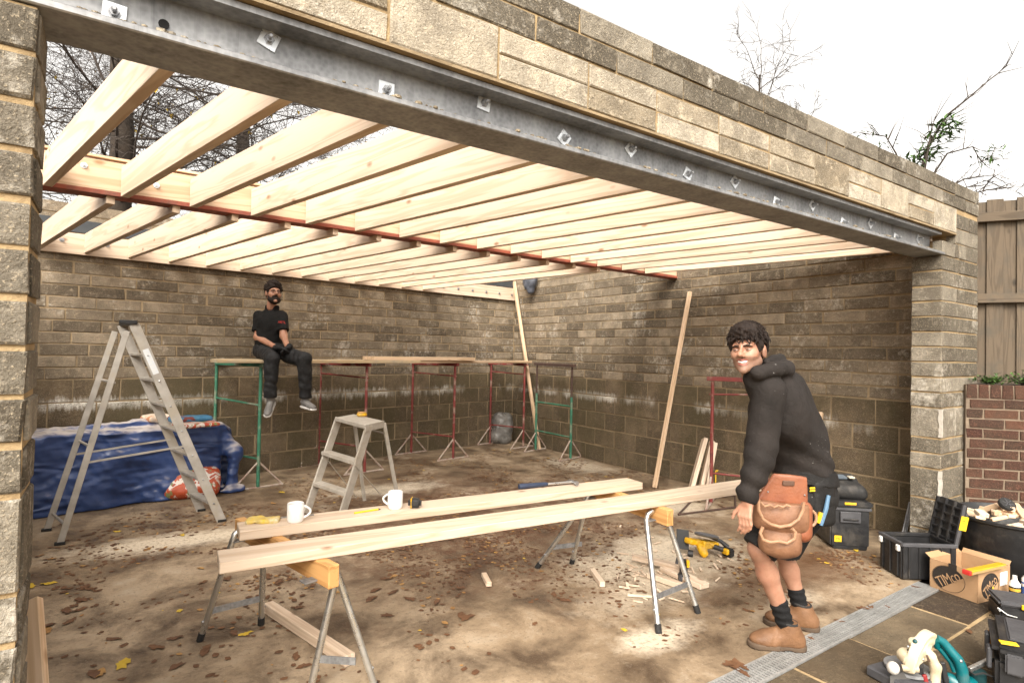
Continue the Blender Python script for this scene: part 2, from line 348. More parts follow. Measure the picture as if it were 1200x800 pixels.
# ------------------------------------------------------------------ concrete floor
def floor_mat():
    m, nt, b = newmat('wet_concrete'); v = coords(nt, 'World')
    n1 = noise(nt, v, 0.55, 7, 0.62, 0.4); n2 = noise(nt, v, 2.1, 8, 0.68, 0.3); n3 = noise(nt, v, 38, 5, 0.7)
    c = ramp(nt, n1, [(0.30, (0.165, 0.113, 0.067)), (0.5, (0.285, 0.21, 0.134)), (0.72, (0.42, 0.33, 0.228))])
    c = mixc(nt, mapr(nt, n2, 0.36, 0.56, 0.95, 0), c, (0.07, 0.045, 0.027))
    c = mixc(nt, mapr(nt, n2, 0.56, 0.70, 0, 0.7), c, (0.44, 0.37, 0.28))
    sx = N(nt, 'ShaderNodeSeparateXYZ'); nt.links.new(v, sx.inputs[0])
    def blob(cx, cy, rx, ry, soft, thr=0.35):
        dx = math_(nt, 'DIVIDE', math_(nt, 'SUBTRACT', sx.outputs[0], cx), rx); dy = math_(nt, 'DIVIDE', math_(nt, 'SUBTRACT', sx.outputs[1], cy), ry)
        d = math_(nt, 'SQRT', math_(nt, 'ADD', math_(nt, 'MULTIPLY', dx, dx), math_(nt, 'MULTIPLY', dy, dy)))
        d = math_(nt, 'ADD', d, math_(nt, 'MULTIPLY', math_(nt, 'SUBTRACT', noise(nt, v, soft, 7, 0.7), 0.5), 2.0))
        return mapr(nt, d, 1.05, thr)
    # leaf mould stain in the middle of the room
    c = mixc(nt, math_(nt, 'MULTIPLY', math_(nt, 'MULTIPLY', blob(-3.0, -3.7, 2.6, 2.1, 2.4), mapr(nt, noise(nt, v, 9, 7, 0.75), 0.38, 0.56)), 0.85), c, (0.11, 0.05, 0.026))
    c = mixc(nt, math_(nt, 'MULTIPLY', blob(-1.7, -6.2, 1.1, 0.42, 3.0), 0.8), c, (0.10, 0.048, 0.022))
    # sawdust and plaster
    for cx, cy, rx, ry, a in ((-2.35, -5.45, 0.95, 0.50, 0.95), (-2.9, -5.9, 0.7, 0.28, 0.45), (-5.55, -3.15, 0.85, 0.28, 0.85), (-3.35, -2.35, 0.75, 0.30, 0.9), (-0.45, -2.3, 0.4, 0.7, 0.6), (-3.35, -6.35, 0.33, 0.17, 0.8), (-2.2, -6.5, 0.35, 0.12, 0.5), (-1.0, -4.6, 0.45, 0.3, 0.8)):
        f = math_(nt, 'MULTIPLY', blob(cx, cy, rx, ry, 4.2), a); f = math_(nt, 'MULTIPLY', f, mapr(nt, n3, 0.3, 0.55, 0.55, 1)); c = mixc(nt, f, c, (0.66, 0.57, 0.44))
    c = mixc(nt, mapr(nt, noise(nt, v, 120, 3, 0.7), 0.63, 0.70, 0, 0.55), c, (0.45, 0.39, 0.3))
    c = mixc(nt, mapr(nt, n3, 0.3, 0.45, 0.5, 0), c, (0.06, 0.042, 0.026))
    nt.links.new(c, b.inputs['Base Color'])
    r = mapr(nt, n2, 0.35, 0.6, 0.42, 0.85); nt.links.new(r, b.inputs['Roughness']); b.inputs['Specular IOR Level'].default_value = 0.35
    h = math_(nt, 'ADD', math_(nt, 'MULTIPLY', n2, 1.2), math_(nt, 'MULTIPLY', n3, 0.5)); bump(nt, b, h, 0.6, 0.015); return m
FLOORM = floor_mat()
SLABM = brick_mat('paving_stone', [(0.0, (0.045, 0.03, 0.021)), (0.15, (0.09, 0.064, 0.04)), (0.5, (0.135, 0.10, 0.061)), (1.0, (0.19, 0.145, 0.092))], limeamt=0.74, grain=90, lime=(0.38, 0.32, 0.23), speck=(0.2, 0.155, 0.10), damp=(0.055, 0.036, 0.02))

# ------------------------------------------------------------------ ground
F = -6.732; WALLT = 0.216; SK = 0.1703988            # front plane, wall thickness, skew of the back wall
gv = [(-90, -90, -0.03), (90, -90, -0.03), (90, 90, -0.03), (-90, 90, -0.03)]
g = ob('ground', mesh('ground', gv, [(0, 1, 2, 3)], SOIL)); tag(g, 'dark bare earth around the garage', 'ground', kind='structure')
n_ = 60; fv = []; ff = []
for j in range(n_ + 1):
    for i in range(n_ + 1):
        x = -8.0 + 8.15 * i / n_; y = -6.80 + 8.0 * j / n_
        fv.append((x, y, 0.0 + 0.006 * mnoise.noise(Vector((x * 1.3, y * 1.3, 2)))))
for j in range(n_):
    for i in range(n_): a = j * (n_ + 1) + i; ff.append((a, a + 1, a + n_ + 2, a + n_ + 1))
fo = ob('floor', mesh('floor', fv, ff, FLOORM, True)); tag(fo, 'brown stained concrete floor strewn with leaves and sawdust', 'floor', kind='structure')
yard = ob('forecourt', mesh('forecourt', [(-9, -12, -0.006), (4, -12, -0.006), (4, -6.945, -0.006), (-9, -6.945, -0.006)], [(0, 1, 2, 3)], MORTAR)); tag(yard, 'mortar bed of the paved forecourt in front of the drain', 'paving', kind='structure')
# paving slabs in front of the drain
rnd = random.Random(3)
xs = [-4.2, -3.62, -3.0, -2.42, -1.62, -1.05, -0.45, 0.2, 0.8, 1.4]
for r_, (y0, y1) in enumerate(((-7.25, -6.945), (-7.72, -7.27), (-8.3, -7.74), (-8.9, -8.32))):
    off = (0, .27, -.12, .18)[r_]
    for i in range(len(xs) - 1):
        if y0 < -8 and xs[i] < -3.1: continue
        x0 = xs[i] + off + .01; x1 = xs[i + 1] + off - .01; h = 0.02 + rnd.uniform(-.003, .003)
        m = MB(); m.box(((x0 + x1) / 2, (y0 + y1) / 2, -0.02 + h / 2), (x1 - x0, y1 - y0, h)); m.V = [v + Vector((rnd.uniform(-.006, .006), rnd.uniform(-.006, .006), rnd.uniform(-.001, .001))) for v in m.V]
        m.build('paving_slab', SLABM, yard, bevel=.004)

# ------------------------------------------------------------------ bricks
BM = {}
def brick_mesh(L, H, D, mat, k):
    key = (round(L, 2), round(H, 3), D, mat.name, k)
    if key not in BM:
        r = random.Random(hash(key[:3]) % 9973 + k); m = bpy.data.meshes.new('brick'); bm = bmesh.new()
        bmesh.ops.create_cube(bm, size=1.0)
        for v in bm.verts: v.co = Vector((v.co.x * L, v.co.y * D, v.co.z * H))
        ed = [e for e in bm.edges if abs(e.verts[0].co.y + e.verts[1].co.y) > D * .99 and e.verts[0].co.y < 0]  # front rim
        ed = [e for e in bm.edges if e.verts[0].co.y < 0 and e.verts[1].co.y < 0]
        bmesh.ops.bevel(bm, geom=ed, offset=0.0045, segments=1, affect='EDGES')
        for v in bm.verts: v.co += Vector((r.uniform(-.004, .004), r.uniform(-.0025, .0025), r.uniform(-.003, .003)))
        bm.to_mesh(m); bm.free(); m.materials.append(mat); BM[key] = m
    return BM[key]
def place_brick(parent, c, xdir, L, H, mat, D=0.07, proud=0.0, tilt=True, k=None):
    """c = centre of the outer face; xdir runs along the wall with the outer side at -Y of the brick frame"""
    k = rnd.randrange(4) if k is None else k
    Mx = frame(c, xdir)
    if tilt: Mx = Mx @ Matrix.Rotation(rnd.uniform(-.006, .006), 4, 'Y') @ Matrix.Rotation(rnd.uniform(-.006, .006), 4, 'Z')
    Mx = Mx @ Matrix.Translation((0, D / 2 - proud + rnd.uniform(-.002, .002), 0))
    return ob('brick', brick_mesh(L, H, D, mat, k), parent, Mx)
def wall_rows(parent, org, xdir, length, rows, mat_of, pitch=0.405, gap=0.016, mb=None):
    """rows: (z0, z1, phase); with mb given the bricks are joined into that MB instead"""
    xdir = Vector(xdir).normalized(); org = Vector(org)
    for (z0, z1, ph) in rows:
        s0 = -pitch + (ph % pitch)
        while s0 < length - .02:
            jj = [rnd.uniform(-.004, .004) for _ in (0, 1)]
            a = max(0, s0) + gap / 2 + jj[0]; b = min(length, s0 + pitch) - gap / 2 + jj[1]; s0 += pitch
            if b - a < .03: continue
            c = org + xdir * ((a + b) / 2) + Vector((0, 0, (z0 + z1) / 2 + rnd.uniform(-.0015, .0015)))
            if mb is None: place_brick(parent, c, xdir, b - a, z1 - z0 - gap + rnd.choice((-.003, 0, .003, .005)), mat_of(z0))
            else: mb.bar(c - xdir * (b - a) / 2, c + xdir * (b - a) / 2, .01, z1 - z0 - gap)
Z0 = 1.215; PH = 0.1215
def core(name, parent, quad, z0, z1, mat=None):
    m = MB(); m.prism(quad, z1 - z0, Matrix.Translation((0, 0, z0))); return m.build(name, mat or MORTARD, parent)

# back wall (skewed)
bdir = Vector((1, SK, 0)).normalized(); bn = Vector((SK, -1, 0)).normalized()     # along, towards the room
X0 = -6.95
bw = thing('back_wall', 'long block wall with dark damp lower blocks behind the work platform', 'wall', (X0, SK * X0, 0))
def onb(x, off=0.0, z=0.0): p_ = Vector((x, SK * x, z)); return p_ + bn * off
q = [onb(-8, -.007), onb(.05, -.007), onb(.05, -.22), onb(-8, -.22)]
core('mortar_joints', bw, [(a.x, a.y) for a in q], -.05, 3.03, MORTARI)
Lb = -X0 / bdir.x; pb = 0.405 / bdir.x
ph_b = ((-3.2246 - X0) / bdir.x)
rows = [(i * .243, (i + 1) * .243, ph_b + (0 if i == 3 or i == 1 else pb / 2)) for i in range(5)]
rows += [(Z0 + i * PH, Z0 + (i + 1) * PH, ph_b + (pb * .42 if i % 2 else -pb * .08) + .06 * math.sin(i * 2.1)) for i in range(12)]
wall_rows(bw, onb(X0), bdir, Lb, rows, lambda z: LOWER if z < Z0 - .01 else UPPER, pb)
um = MB(); wall_rows(bw, onb(X0, -.003), bdir, Lb, [(Z0 + i * PH, Z0 + (i + 1) * PH, i * .2) for i in range(12, 15)], None, pb, mb=um)
tag(um.build('upper_bricks', UPPER, bw), kind='stuff')
# right wall
rw = thing('side_wall', 'block side wall meeting the back wall in the corner, with salt bloom and a leaning batten', 'wall', (0, -3.2, 0))
core('mortar_joints', rw, [(.007, F + WALLT), (.22, F + WALLT), (.22, .1), (.007, .1)], -.05, 3.03, MORTARI)
rdir = Vector((0, -1, 0)); Lr = -(F + WALLT)
rows = [(i * .243, (i + 1) * .243, 1.563 + (0 if i in (0, 2, 4) else .2025)) for i in range(5)]
rows += [(Z0 + i * PH, Z0 + (i + 1) * PH, 1.50 + (.2025 if i % 2 else 0) + .05 * math.sin(i * 1.7)) for i in range(12)]
wall_rows(rw, (0, 0, 0), rdir, Lr, rows, lambda z: LOWER if z < Z0 - .01 else UPPER)
um = MB(); wall_rows(rw, (.003, 0, 0), rdir, Lr, [(Z0 + i * PH, Z0 + (i + 1) * PH, i * .2) for i in range(12, 15)], None, mb=um)
tag(um.build('upper_bricks', UPPER, rw), kind='stuff')
# unseen left wall that closes the room
lw = thing('left_wall', 'plain block wall closing the room behind the near left pier', 'wall', (-7.3, -3.5, 0))
core('blockwork', lw, [(-7.4, F + .23), (-7.2, F + .23), (-7.2, -1.3), (-7.4, -1.3)], -.05, 2.43, UPPER)
# right pier
PXL, PXR = -0.538, 0.223
pr = thing('brick_pier', 'grey block pier carrying the right end of the galvanised beam', 'pier', (-.16, F + .1, 0))
core('mortar_joints', pr, [(PXL + .007, F + .007), (PXR - .004, F + .007), (PXR - .004, F + WALLT - .004), (PXL + .007, F + WALLT - .004)], -.04, 2.428, MORTAR)
core('mortar_joint', pr, [(-.255, F + .0075), (PXR - .0045, F + .0075), (PXR - .0045, F + WALLT - .0045), (-.255, F + WALLT - .0045)], 2.4285, 3.03, MORTAR)
zl = [0, .243, .486, .729, .8505, .972, 1.215] + [Z0 + PH * (i + 1) for i in range(10)]
for i in range(len(zl) - 1):
    a, b_ = zl[i], zl[i + 1]; zc = (a + b_) / 2; H = b_ - a - .013
    place_brick(pr, (PXL, F + WALLT / 2, zc), (0, -1, 0), WALLT - .004, H, FRONT, .1, .001)
    s_ = (.40, .30, .46, .34)[i % 4]
    place_brick(pr, (PXL + .002 + s_ / 2, F, zc), (1, 0, 0), s_ - .008, H, FRONT, .07, .001)
    place_brick(pr, ((PXL + s_ + PXR) / 2, F, zc), (1, 0, 0), PXR - PXL - s_ - .01, H, FRONT, .07, .001)
for i, (x0, x1, z0_, z1_) in enumerate([(-.525, -.27, 2.435, 2.545), (-.265, -.2, 2.435, 2.552), (-.19, -.06, 2.435, 2.552), (-.05, .22, 2.435, 2.552), (-.26, .22, 2.558, 2.675), (-.26, .02, 2.68, 2.80), (.03, .22, 2.68, 2.80)]):
    place_brick(pr, ((x0 + x1) / 2, F, (z0_ + z1_) / 2), (1, 0, 0), x1 - x0, z1_ - z0_, FRONT, .07, .0)
for z0_, z1_, dx in ((.985, 1.205, .0), (.50, .72, .004)):
    m = MB(); n_p = 7; pts_ = []
    for k in range(n_p + 1): zz_ = z0_ + (z1_ - z0_) * k / n_p; pts_.append((zz_, rnd.uniform(.0, .02), rnd.uniform(.002, .012)))
    V_ = []
    for zz_, a_, b2_ in pts_: V_ += [(PXL + a_ + .012, F - .004, zz_), (PXL - .004 + dx, F - .005, zz_), (PXL - .005, F + b2_ + .01, zz_)]
    Fc = []
    for k in range(n_p): i_ = 3 * k; Fc += [(i_, i_ + 1, i_ + 4, i_ + 3), (i_ + 1, i_ + 2, i_ + 5, i_ + 4)]
    m.add(V_, Fc); m.build('mortar_patch', simple('white_mortar', (0.46, 0.43, 0.38), (0.36, 0.33, 0.28), rough=.95, scale=20, bumpv=.5, kind='World') if 'white_mortar' not in MATS else MATS['white_mortar'], pr)
# left pier
pl = thing('brick_pier', 'rough grey block pier with thick sandy joints under the near end of the steel beam', 'pier', (-6.4, F + .1, 0))
core('mortar_joints', pl, [(-7.4, F + .006), (-6.112, F + .006), (-6.112, F + WALLT - .003), (-7.4, F + WALLT - .003)], -.04, 2.428, MORTAR)
zz = [0, .243, .486, .8505 - .243, .729, .8505, .972, 1.215] + [Z0 + PH * (i + 1) for i in range(10)]
zz = [0, .243, .486, .6075, .729, .8505, .972, 1.215] + [Z0 + PH * (i + 1) for i in range(10)]
for i in range(len(zz) - 1):
    a, b_ = zz[i], zz[i + 1]; L_ = .41 if i % 2 else .21
    xa = -6.105
    for L_ in ((.41, .40, .40) if i % 2 else (.22, .41, .41)):
        place_brick(pl, (xa - L_ / 2, F, (a + b_) / 2), (1, 0, 0), L_ - .012, b_ - a - .016, FRONT, .09, .002); xa -= L_
    place_brick(pl, (-6.105, F + WALLT / 2 + .01, (a + b_) / 2), (0, 1, 0), WALLT - .03, b_ - a - .016, FRONT, .05, .001)
# parapet wall above the beam
ft = thing('parapet_wall', 'weathered block parapet wall built on top of the galvanised steel beam', 'wall', (-3.6, F + .1, 2.62))
core('mortar_joints', ft, [(-7.4, F + .006), (-.256, F + .006), (-.256, F + WALLT), (-7.4, F + WALLT)], 2.622, 3.03, MORTAR)
core('mortar_bed', ft, [(-7.4, F - .004), (-.262, F - .004), (-.262, F + .08), (-7.4, F + .08)], 2.6205, 2.632, MORTARI)
edges = [-7.4, -6.95, -6.5, -6.08, -5.63, -5.189, -4.743, -4.284, -3.857, -3.387, -2.934, -2.456, -2.039, -1.586, -1.155, -.70, -.262]
full = {-5.189: 1, -2.456: 1, -1.586: 1, -.70: 1, -6.08: 1, -6.95: 1}
for i in range(len(edges) - 1):
    a, b_ = edges[i] + .006, edges[i + 1] - .006
    if edges[i] in full: place_brick(ft, ((a + b_) / 2, F, 2.735), (1, 0, 0), b_ - a, .198, PALEB, .08, .002)
    else:
        place_brick(ft, ((a + b_) / 2, F, 2.684), (1, 0, 0), b_ - a, .094, PALEB, .08, .002)
        place_brick(ft, ((a + b_) / 2, F, 2.786), (1, 0, 0), b_ - a, .094, PALEB, .08, .001)
for zc, ph in ((2.892, .13), (3.0, .36)):
    x = -7.4 + ph - .45
    while x < PXR - .03:
        a = max(-7.4, x) + .006; b_ = min(PXR, x + .45) - .006; x += .45
        if b_ - a < .04: continue
        place_brick(ft, ((a + b_) / 2, F, zc), (1, 0, 0), b_ - a, .098 if zc < 2.95 else .104, FRONT, .12 if zc < 2.95 else WALLT, .002)
# ------------------------------------------------------------------ galvanised front beam
fb = thing('steel_beam', 'galvanised steel beam with bolted square washers spanning the garage opening', 'steel beam', (-3.6, F + .1, 2.43))
xr = -.50
m = MB(); m.box(((-7.4 + xr) / 2, F + .10, 2.4425), (xr + 7.4, .21, .022)); m.build('lower_flange', STEEL, fb, bevel=.004)
m = MB(); m.box(((-7.4 + xr) / 2, F + .11, 2.531), (xr + 7.4, .014, .154)); m.build('web', STEEL, fb)
m = MB(); m.box(((-7.4 + xr) / 2, F + .115, 2.606), (xr + 7.4, .19, .02)); m.build('upper_flange', STEEL, fb)
wash = [(-5.955, 2.512, .05), (-5.55, 2.569, .35), (-5.153, 2.516, .02), (-4.746, 2.575, .12), (-4.333, 2.529, .6), (-3.924, 2.568, .75), (-3.506, 2.53, .4), (-3.107, 2.562, .72), (-2.695, 2.515, .2), (-2.294, 2.56, .7), (-1.903, 2.505, .3), (-1.517, 2.555, .78), (-1.112, 2.505, .2), (-.72, 2.545, .6)]
for x, z, a in wash:
    c = Vector((x, F + .1, z)); R = Matrix.Rotation(a, 3, 'Y')
    m = MB(); m.box(c + Vector((0, 0, 0)), (.058, .006, .058), R); p_ = m.build('washer_plate', ZINC, fb, bevel=.001)
    m = MB(); Mx = Matrix.Translation(c) @ Matrix.Rotation(math.pi / 2, 4, 'X')
    m.lathe([(.017, .003), (.017, .007), (.0125, .007), (.0125, .018), (.007, .018), (.007, .034), (.005, .036)], 6, Mx); m.build('bolt', BOLT, p_)
m = MB(); Mx = Matrix.Translation(PY(192, 29, F + .1028)) @ Matrix.Rotation(math.pi / 2, 4, 'X'); m.lathe([(.014, 0), (.014, .004)], 14, Mx); m.build('dark_hole_disc', DARK, fb)  # solid near-black disc stands in for the shade inside a hole

m = MB(); rc = random.Random(12)
for _ in range(420):
    x = rc.uniform(-6.05, -.55)
    if mnoise.noise(Vector((x * 2.1, 0, 3))) < -.12: continue
    s_ = rc.uniform(.003, .009) * (1.6 if rc.random() < .12 else 1); m.sphere((x, F + rc.uniform(-.004, .03), 2.4535 + s_ * .4), (s_ * 1.5, s_, s_ * .8), 5, 3)
tag(m.build('mortar_crumbs', PALEB, fb), kind='stuff')
# ------------------------------------------------------------------ red mid beam with timber packer
A_ = Vector((-6.9, -3.952, 0)); B_ = Vector((-.005, -3.665, 0)); rb_dir = (B_ - A_).normalized(); rb_n = Vector((rb_dir.y, -rb_dir.x, 0))  # towards the camera
def onr(x, off=0.0, z=0.0):
    t = (x - A_.x) / rb_dir.x; return A_ + rb_dir * t - Vector((rb_dir.y, -rb_dir.x, 0)) * (-off) + Vector((0, 0, z))
rb = thing('red_steel_beam', 'red oxide painted steel beam running under the middle of the roof joists', 'steel beam', onr(-3.4, -.07, 2.57))
def rbar(name, off, wd, z0, z1, mat, par=rb, x0=-6.9, x1=-.005, bev=.002):
    a = onr(x0, off, (z0 + z1) / 2); b_ = onr(x1, off, (z0 + z1) / 2); return stick(name, a, b_, wd, z1 - z0, mat, par, bevel=bev)
rbar('lower_flange', -.07, .14, 2.572, 2.600, REDOX); rbar('web', -.07, .012, 2.60, 2.80, REDOX); rbar('upper_flange', -.095, .07, 2.8005, 2.815, REDOX)
pk = rbar('timber_packer', -.035, .046, 2.603, 2.80, PINE2, None); tag(pk, 'knotty timber packer bolted into the web of the red beam', 'timber')
pk2 = rbar('timber_packer', -.045, .05, 2.8175, 2.835, PINE2, None); tag(pk2, 'thin timber strip lying on top of the red beam', 'timber')
for i in range(16):
    c = onr(-6.12 + .405 * i, -.008, 2.745 if i % 2 == 0 else 2.69)
    m = MB(); Mx = frame(c, rb_dir) @ Matrix.Rotation(math.pi / 2, 4, 'X')
    m.lathe([(.02, -.006), (.02, .002), (.012, .002), (.012, .012), (.006, .012), (.006, .022)], 8, Mx); m.build('bolt', ZINC, pk)
# ------------------------------------------------------------------ joists
jt = .049
sk = -.222
for k in range(15):
    xr_ = -6.324 + .405 * k + jt / 2
    a = Vector((xr_, -3.952 + .0416 * (xr_ + 6.9) - .012, 0)); yb = F + .125
    b_ = Vector((a.x + sk * (yb - a.y), yb, 0))
    z_ = 2.570 + .1
    o = stick('roof_joist', a + Vector((0, 0, z_)), b_ + Vector((0, 0, z_)), jt, .2, PINE, bevel=.002)
    tag(o, 'pale planed roof joist between the galvanised beam and the red beam', 'joist', 'front bay roof joists')
for k in range(13):
    xr_ = -5.997 + .3818 * k + jt / 2
    a = Vector((xr_, -3.952 + .0416 * (xr_ + 6.9) + .025, 0))
    xw = xr_ - .601; b_ = onb(xw, .052)
    z_ = 2.522 + .1
    o = stick('roof_joist', Vector((a.x, a.y, z_)), Vector((b_.x, b_.y, z_ + .002)), jt, .2, PINE, bevel=.002)
    tag(o, 'pale planed roof joist between the red beam and the back wall plate', 'joist', 'rear bay roof joists')
# wall plate on the back wall
wp = stick('wall_plate', onb(-7.1, .026, 2.61), onb(-.03, .026, 2.61), .048, .215, PINE, bevel=.002); tag(wp, 'long pale timber wall plate bolted along the back wall', 'timber')
for k in range(19):
    c = onb(-6.4 + .378 * k if k < 13 else -1.62 + .3 * (k - 13), .052, 2.632 if k < 13 else 2.60)
    if c.x > -.1: continue
    m = MB(); Mx = frame(c, bdir) @ Matrix.Rotation(math.pi / 2, 4, 'X')
    m.lathe([(.022, -.002), (.022, .003), (.013, .003), (.013, .013), (.007, .013), (.007, .028)], 8, Mx); m.build('bolt', BOLT, wp)
fl = stick('flashing_strip', onb(-7.0, .012, 2.80), onb(-.03, .012, 2.80), .012, .13, SLATE, bevel=.001); tag(fl, 'dark slate coloured membrane strip above the back wall plate', 'flashing')
# ------------------------------------------------------------------ drain channel
dr = thing('drain_channel', 'galvanised slotted drainage channel set across the garage threshold', 'drain', (-3.5, -6.87, 0))
x0, x1 = -6.3, -1.12; ya, yb = -6.935, -6.805
for y in (ya, yb): m = MB(); m.box(((x0 + x1) / 2, y, -.004), (x1 - x0, .012, .02)); m.build('edge_rail', DRAINM, dr)
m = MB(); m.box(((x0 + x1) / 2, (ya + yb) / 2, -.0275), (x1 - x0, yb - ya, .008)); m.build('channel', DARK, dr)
vis0 = -3.75; sl = mesh('slat', *(lambda b: (b.V, b.F))(MB().box((0, 0, 0), (.011, yb - ya - .014, .014))), DRAINM)
n = int((x1 - vis0) / .0235)
for i in range(min(n, 196)): ob('slat', sl, dr, Matrix.Translation((x1 - .01 - .0235 * i, (ya + yb) / 2, -.002)))
m = MB(); x = vis0
while x > x0: m.box((x, (ya + yb) / 2, -.002), (.011, yb - ya - .014, .014)); x -= .0235
tag(m.build('slat_run', DRAINM, dr), kind='stuff')
for y in (-6.89, -6.85): m = MB(); m.box(((x0 + x1) / 2, y, .0), (x1 - x0, .004, .008)); m.build('cross_bar', DRAINM, dr)

# ------------------------------------------------------------------ planter, fence
ps = PY(1132.5, 448, F - .03); pe_u = 1330
P0 = Vector((ps.x, ps.y, 0)); P1 = PD(pe_u, 460, dep(P0) - .32); P1.z = 0; pdir = (P1 - P0).normalized(); ptop = 1.405
pln = Vector((pdir.y, -pdir.x, 0))
plt = thing('planter_wall', 'low red brick planter wall with a soldier course top beside the grey pier', 'wall', P0)
P1 = P1 + pdir * .8; Lp = (P1 - P0).length
qd = [P0 - pln * .007, P1 - pln * .007, P1 - pln * .11, P0 - pln * .11]
core('mortar_joints', plt, [(a.x, a.y) for a in qd], -.03, ptop - .006, simple('mortar_grey', (0.22, 0.17, 0.12), (0.14, 0.105, 0.075), rough=.95, scale=12, bumpv=.5, kind='World'))
bh = .0815; z = ptop - .118; r_ = 0
s_ = 0.0
while s_ < Lp - .03:
    place_brick(plt, P0 + pdir * (s_ + .04) + Vector((0, 0, ptop - .058)), pdir, .07, .108, REDB, .1, .002); s_ += .0815
while z > 0.02:
    s_ = -.243 + (.12 if r_ % 2 else .02)
    while s_ < Lp:
        a = max(0, s_) + .005; b_ = min(Lp, s_ + .243) - .005; s_ += .243
        if b_ - a > .03: place_brick(plt, P0 + pdir * (a + b_) / 2 + Vector((0, 0, z - bh / 2)), pdir, b_ - a, bh - .011, REDB, .08, 0)
    z -= bh; r_ += 1
so = [P0 - pln * .11, P1 - pln * .11, P1 - pln * .75, P0 - pln * .75]
m = MB(); m.prism([(a.x, a.y) for a in so], 1.42, Matrix.Translation((0, 0, -.02))); m.build('soil_bed', SOIL, plt)
FD = dep(P0) + .62
f0 = PD(1125, 240, FD); f1 = PD(1330, 217, FD - .5); fdir = Vector((f1.x - f0.x, f1.y - f0.y, 0)).normalized(); fnn = Vector((fdir.y, -fdir.x, 0))
fz = PD(1150, 238, FD).z
fe = thing('timber_fence', 'weathered brown close board fence with flat rails behind the red planter', 'fence', (f0.x, f0.y, 0))
Lf = (f1 - f0).length + 1.8; s_ = 0; bk = 0
while s_ < Lf:
    wd = .118 + rnd.uniform(-.014, .008); bk = 1 - (bk if s_ else 1); c = f0 + fdir * (s_ + wd / 2) - fnn * (.019 * bk)
    zt = fz + rnd.uniform(-.01, .012)
    stick('board', Vector((c.x, c.y, .9)), Vector((c.x, c.y, zt)), .016, wd, FENCEW, fe, up=fdir, bevel=.002); s_ += wd - .012
for uv in ((1150, 258), (1150, 351)):
    zr = PD(uv[0], uv[1], FD).z
    a = Vector((f0.x, f0.y, zr)) + fnn * .034; b_ = a + fdir * Lf; stick('rail', a, b_, .042, .085, FENCEW, fe, bevel=.003)
# ------------------------------------------------------------------ leaves and plants
LEAFG = simple('green_leaf', (0.075, 0.15, 0.03), (0.04, 0.09, 0.018), rough=.5, scale=3, kind='World')
LEAFY = simple('yellow_leaf', (0.62, 0.40, 0.03), (0.48, 0.34, 0.03), rough=.55, scale=6, kind='World')
LEAFB = simple('brown_leaf', (0.16, 0.075, 0.032), (0.085, 0.038, 0.018), rough=.6, scale=9, kind='World', bumpv=.2)
LEAFO = simple('tan_leaf', (0.42, 0.24, 0.075), (0.26, 0.13, 0.045), rough=.6, scale=12, kind='World', bumpv=.2)
BARK = simple('bark', (0.05, 0.036, 0.025), (0.022, 0.016, 0.011), rough=.95, scale=8, bumpv=.9, bscale=14, kind='World')
TWIG = simple('twig', (0.055, 0.042, 0.032), (0.028, 0.02, 0.016), rough=.9, scale=6, kind='World')
def leaf_quads(mb, c, d, L, W, up=None, fold=.25):
    d = Vector(d).normalized(); up = Vector(up or (0, 0, 1)); s = d.cross(up)
    s = s.normalized() if s.length > 1e-3 else d.orthogonal().normalized(); n = s.cross(d).normalized()
    c = Vector(c); a = c; t = c + d * L - n * L * .12; l = c + d * L * .45 + s * W / 2 + n * W * fold; r = c + d * L * .45 - s * W / 2 + n * W * fold; mid = c + d * L * .45
    mb.add([a, l, t, r, mid], [(0, 4, 1), (4, 2, 1), (0, 3, 4), (3, 2, 4)])
# ------------------------------------------------------------------ trees and shrubs
RMIN = [.004]
def grow(mb, tips, p, d, L, r, lev, rr, nseg=5, kids=(0, 7, 6, 0), wig=.18, up=.05, kr=.5, sides=(8, 5, 4, 3), spread=.8):
    pts = [Vector(p)]; d = Vector(d).normalized(); rs = [r]
    for i in range(nseg):
        d = (d + Vector((rr.uniform(-1, 1), rr.uniform(-1, 1), rr.uniform(-1, 1))) * wig + Vector((0, 0, up))).normalized()
        pts.append(pts[-1] + d * L / nseg); rs.append(r * (1 - .8 * (i + 1) / nseg))
    mb.tube(pts, rs, sides[min(lev, 3)], cap=False)
    nk = kids[lev] if lev < len(kids) else 0
    if nk == 0: tips.append((pts[-1], d, lev)); tips.append((pts[nseg // 2], d, lev))
    for k in range(nk):
        t = .2 + .8 * (k + rr.random()) / nk; i = min(nseg - 1, int(t * nseg)); q = pts[i].lerp(pts[i + 1], t * nseg - i)
        ax = Vector((rr.uniform(-1, 1), rr.uniform(-1, 1), rr.uniform(-.6, .8)))
        grow(mb, tips, q, (d * (1 - spread * .5) + ax * spread).normalized(), L * kr * rr.uniform(.6, 1.15), max(RMIN[0], rs[i] * .5), lev + 1, rr, nseg, kids, wig, up, kr, sides, spread)
